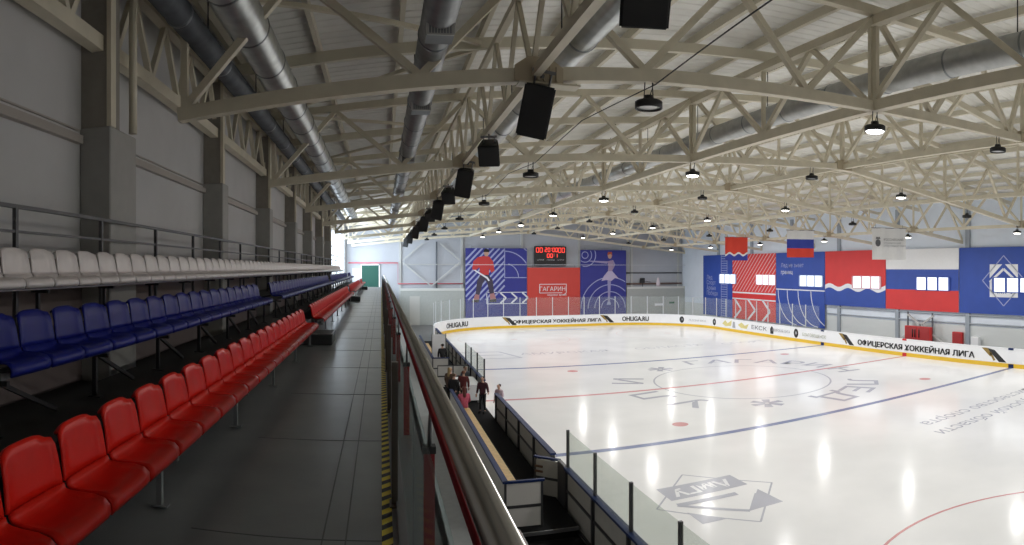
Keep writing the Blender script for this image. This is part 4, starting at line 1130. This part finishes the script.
# ------------------------------------------------------------------ people
def skin_mesh(name, verts, edges, radii, m, parent, root=0, sub=1):
    me = bpy.data.meshes.new(name); me.from_pydata(verts, edges, []); o_ = link(name, me, parent)
    md = o_.modifiers.new('skin', 'SKIN'); md.use_smooth_shade = True
    for i, r in enumerate(radii):
        sv = me.skin_vertices[0].data[i]; sv.radius = (r, r) if not isinstance(r, tuple) else r; sv.use_root = (i == root)
    sd = o_.modifiers.new('sub', 'SUBSURF'); sd.levels = sub; sd.render_levels = sub
    apply_mod(o_)
    o_.data.materials.clear(); o_.data.materials.append(m)
    for p in o_.data.polygons: p.use_smooth = True
    return o_
def person(loc, rz, H, pose, label, jacket, trousers, hair, shoes=None, long_hair=False, arms=None):
    t = empty('person', loc, label, 'person', None, None, rz)
    k = H/1.75
    V = lambda *p: tuple(c*k for c in p)
    if pose == 'stand': hipz = .92; kn = [(-.10, .02, .50), (.11, .04, .50)]; an = [(-.11, -.02, .08), (.12, 0, .08)]; lean = .02
    else: hipz = .50; kn = [(-.11, .42, .52), (.11, .42, .52)]; an = [(-.11, .44, .08), (.11, .44, .08)]; lean = .06
    if pose == 'sit': hipz = .52
    J = {'pelvis': (0, 0, hipz), 'waist': (0, lean*.4, hipz+.17), 'chest': (0, lean, hipz+.36), 'neckb': (0, lean+.01, hipz+.52), 'neck': (0, lean+.02, hipz+.60), 'head': (0, lean+.045, hipz+.70), 'crown': (0, lean+.03, hipz+.80)}
    verts, edges, rad = [], [], []
    def add(p, r, par=None):
        verts.append(V(*p)); rad.append(r*k if not isinstance(r, tuple) else tuple(a*k for a in r))
        if par is not None: edges.append((par, len(verts)-1))
        return len(verts)-1
    pel = add(J['pelvis'], (.15, .11)); wa = add(J['waist'], (.135, .10), pel); ch = add(J['chest'], (.155, .11), wa); nb = add(J['neckb'], .07, ch); nk = add(J['neck'], .052, nb)
    hd = add(J['head'], (.078, .095), nk); cr = add(J['crown'], (.07, .082), hd)
    nose = add((0, lean+.155, hipz+.695), .012, hd)
    hands = []
    if arms is None:
        arms = [[(-.24, lean-.0, hipz+.24), (-.23, lean+.10, hipz+.0)], [(.24, lean-.0, hipz+.24), (.23, lean+.10, hipz+.0)]] if pose == 'stand' else [[(-.24, lean+.02, hipz+.22), (-.16, lean+.24, hipz+.12)], [(.24, lean+.02, hipz+.22), (.16, lean+.24, hipz+.12)]]
    ja_edges = []
    for sgn, (el, wr_) in zip((-1, 1), arms):
        sh = add((sgn*.185, lean, hipz+.47), .06, ch); e = add(el, .042, sh); w_ = add(wr_, .028, e)
        d_ = (Vector(wr_)-Vector(el)).normalized(); side_ = d_.cross(Vector((0, 1, .2))).normalized()
        pm = add(tuple(Vector(wr_)+d_*.07), (.038, .02), w_)
        for q in range(4):
            b0 = Vector(wr_)+d_*.10+side_*(q-1.5)*.02; ln = (.06, .075, .07, .055)[q]
            f1 = add(tuple(b0+d_*ln*.5), .009, pm); add(tuple(b0+d_*ln+Vector((0, .015, -.01))), .008, f1)
        th_ = add(tuple(Vector(wr_)+d_*.05+side_*.05), .010, pm); add(tuple(Vector(wr_)+d_*.09+side_*.07), .009, th_)
        ja_edges.append((el, wr_))
    for (kx, ky, kz), (ax, ay, az), sgn in zip(kn, an, (-1, 1)):
        hp = add((sgn*.09, .0 if pose == 'stand' else .04, hipz-.05), .088, pel); kk = add((kx, ky, kz), .058, hp); aa = add((ax, ay, az), .038, kk); add((ax, ay+.15, .035), (.04, .03), aa)
    skin_mesh('body', verts, edges, rad, SKIN, t)
    # jacket
    vs, es, rs_ = [], [], []
    def aj(p, r, par=None):
        vs.append(V(*p)); rs_.append(r*k if not isinstance(r, tuple) else tuple(a*k for a in r))
        if par is not None: es.append((par, len(vs)-1))
        return len(vs)-1
    a0 = aj((0, lean*.2, hipz-.14), (.19, .15)); a1 = aj(J['waist'], (.165, .13), a0); a2 = aj(J['chest'], (.185, .14), a1); a3 = aj((0, lean+.01, hipz+.53), (.10, .085), a2)
    for sgn, (el, wr_) in zip((-1, 1), arms):
        b0 = aj((sgn*.20, lean, hipz+.46), .082, a2); b1 = aj(el, .064, b0); aj(wr_, .048, b1)
    skin_mesh('jacket', vs, es, rs_, jacket, t)
    vs, es, rs_ = [], [], []
    a0 = aj((0, 0, hipz+.05), (.155, .12))
    for (kx, ky, kz), (ax, ay, az), sgn in zip(kn, an, (-1, 1)):
        b0 = aj((sgn*.09, .0 if pose == 'stand' else .05, hipz-.06), .105, a0); b1 = aj((kx, ky, kz), .075, b0); aj((ax, ay, az+.03), .055, b1)
    skin_mesh('trousers', vs, es, rs_, trousers, t)
    for (ax, ay, az) in an:
        m = MB().box((ax-.05)*k, (ay-.07)*k, .0, (ax+.05)*k, (ay+.20)*k, .10*k); m.bevel(.02*k, 2); m.build('shoe', shoes or BLACK, t)
    hz_ = hipz+.745
    vs, es, rs_ = [], [], []
    a0 = aj((0, lean-.0, hz_+.055), (.088, .092)); a1 = aj((0, lean-.03, hz_-.02), (.096, .088), a0); a2 = aj((0, lean-.045, hz_-.10), (.088, .066), a1)
    if long_hair: a3 = aj((0, lean-.09, hz_-.24), (.075, .045), a2); aj((0, lean-.10, hz_-.36), (.05, .03), a3)
    skin_mesh('hair', vs, es, rs_, hair, t)
    e_ = MB()
    for sx in (-.032, .032): e_.lathe([(.0001, -.009), (.009, 0), (.0001, .009)], sx*k, (lean+.13)*k, 8)
    for v in e_.bm.verts: v.co.z += (hipz+.715)*k
    e_.build('eye', PRINTK, t)
    m = MB()
    for sx in (-1, 1): m.box((sx*.088-.01)*k, (lean+.02)*k, (hipz+.67)*k, (sx*.088+.01)*k, (lean+.06)*k, (hipz+.74)*k)
    m.build('ear', SKIN, t)
    MB().box(-.025*k, (lean+.125)*k, (hipz+.645)*k, .025*k, (lean+.135)*k, (hipz+.655)*k).build('mouth', mat('lip', (.42, .14, .13), .5), t)
    return t
cl = lambda n, c: mat('cloth_'+n, c, .85, noise=.15, scale=25)
hairm = lambda n, c: mat('hair_'+n, c, .6, noise=.2, scale=40)
person((3.86, 22.9, ZB), 2.6, 1.40, 'stand', 'person in a dark maroon jacket standing at the open gate, arm on boards', cl('maroon', (.07, .02, .03)), cl('black', (.012, .012, .014)), hairm('dark', (.03, .015, .01)),
       arms=[[(-.30, .10, 1.10), (-.42, .34, 1.05)], [(.26, -.04, 1.14), (.28, .06, .90)]])
person((4.48, 22.75, 0.0), 2.2, 1.32, 'stand', 'child with dark hair in a pale pink top standing on ice beside the gate', cl('palepink', (.55, .42, .48)), cl('navy', (.05, .05, .08)), hairm('black', (.015, .01, .01)))
person((3.0, 21.75, ZB), .25, 1.62, 'sit', 'person in a pink jacket sitting at the far end of the near bench', cl('pink', (.55, .10, .16)), cl('darkred', (.10, .02, .03)), hairm('auburn', (.12, .025, .02)), long_hair=True)
person((2.78, 23.2, ZB), -.6, 1.5, 'stand', 'person in black with brown hair standing behind the pink jacket', cl('black', (.012, .012, .014)), cl('black', (.012, .012, .014)), hairm('brown', (.09, .045, .02)))
person((2.72, 24.1, ZB), -.8, 1.58, 'stand', 'person with fair hair and a brown coat behind the bench end', cl('brown', (.10, .06, .04)), cl('black', (.012, .012, .014)), hairm('fair', (.34, .24, .11)), long_hair=True)
person((3.25, 23.9, ZB), -.3, 1.48, 'stand', 'person with reddish brown hair in a dark red top by the scorer table', cl('winered', (.12, .02, .02)), cl('black', (.012, .012, .014)), hairm('reddish', (.14, .05, .02)))
person((3.72, 27.0, ZB), 3.6, 1.5, 'sit', 'person in grey seated behind the scorer table', cl('slate', (.09, .10, .12)), cl('black', (.012, .012, .014)), hairm('dark', (.03, .015, .01)))
person((3.22, 31.75, ZB), .2, 1.58, 'stand', 'person dressed all in black standing before the tall white board', cl('black', (.012, .012, .014)), cl('black', (.012, .012, .014)), hairm('black', (.015, .01, .01)))
for x, y, lab in ((3.72, 27.0, 'dark stool under the person in grey'), ):
    t = empty('stool', (x, y, ZB), lab, 'stool')
    MB().lathe([(.17, .36), (.17, .40)], n=16).build('seat', BLACK, t)
    for k in range(4): a = pi/4+k*pi/2; MB().tube([(.1*cos(a), .1*sin(a), .36), (.17*cos(a), .17*sin(a), 0)], .014, 6).build('leg', DSTEEL, t)

# ------------------------------------------------------------------ daylight through the six right hand windows
wd = bpy.data.lights.new('side_window_daylight', 'AREA'); wd.shape = 'RECTANGLE'; wd.size = .9; wd.size_y = 2.9; wd.energy = 8; wd.color = (.86, .92, 1)
for a, b_ in winY:
    lo = bpy.data.objects.new('side_window_daylight', wd); C.objects.link(lo); lo.location = (XRW-.32, (a+b_)/2, 4.64); lo.rotation_euler = (0, radians(90), 0)
# ------------------------------------------------------------------ daylight from the big left window and the world
la = bpy.data.lights.new('window_daylight', 'AREA'); la.shape = 'RECTANGLE'; la.size = 4.0; la.size_y = 15; la.energy = 1050; la.color = (.78, .88, 1)
lo = bpy.data.objects.new('window_daylight', la); C.objects.link(lo); lo.location = (XW-.08, 52.3, 6.7); lo.rotation_euler = (0, radians(-90), 0)
w = bpy.data.worlds.new('World'); bpy.context.scene.world = w; w.use_nodes = True
w.node_tree.nodes['Background'].inputs['Color'].default_value = (.55, .65, .8, 1); w.node_tree.nodes['Background'].inputs['Strength'].default_value = .3

# ------------------------------------------------------------------ camera: the photograph is a cylindrical phone panorama
cd = bpy.data.cameras.new('Camera'); cam = bpy.data.objects.new('Camera', cd); C.objects.link(cam)
cd.type = 'PANO'; cd.panorama_type = 'CENTRAL_CYLINDRICAL'
F, PX, PY = 609., 381., 268.35
cd.central_cylindrical_range_u_min = (0-PX)/F; cd.central_cylindrical_range_u_max = (1024-PX)/F
cd.central_cylindrical_range_v_min = -(545-PY)/F; cd.central_cylindrical_range_v_max = PY/F
cd.central_cylindrical_radius = 1.0
cd.clip_start = .05; cd.clip_end = 300
cam.location = (0, 0, EYE); cam.rotation_euler = (radians(90), 0, 0)
sc = bpy.context.scene; sc.camera = cam
sc.view_settings.view_transform = 'Standard'; sc.view_settings.look = 'None'; sc.view_settings.gamma = 1; sc.view_settings.exposure = .58
sc.view_settings.use_curve_mapping = False
sc.cycles.max_bounces = 8; sc.cycles.diffuse_bounces = 4; sc.cycles.transparent_max_bounces = 16; sc.cycles.sample_clamp_indirect = 6
sc.cycles.use_denoising = True
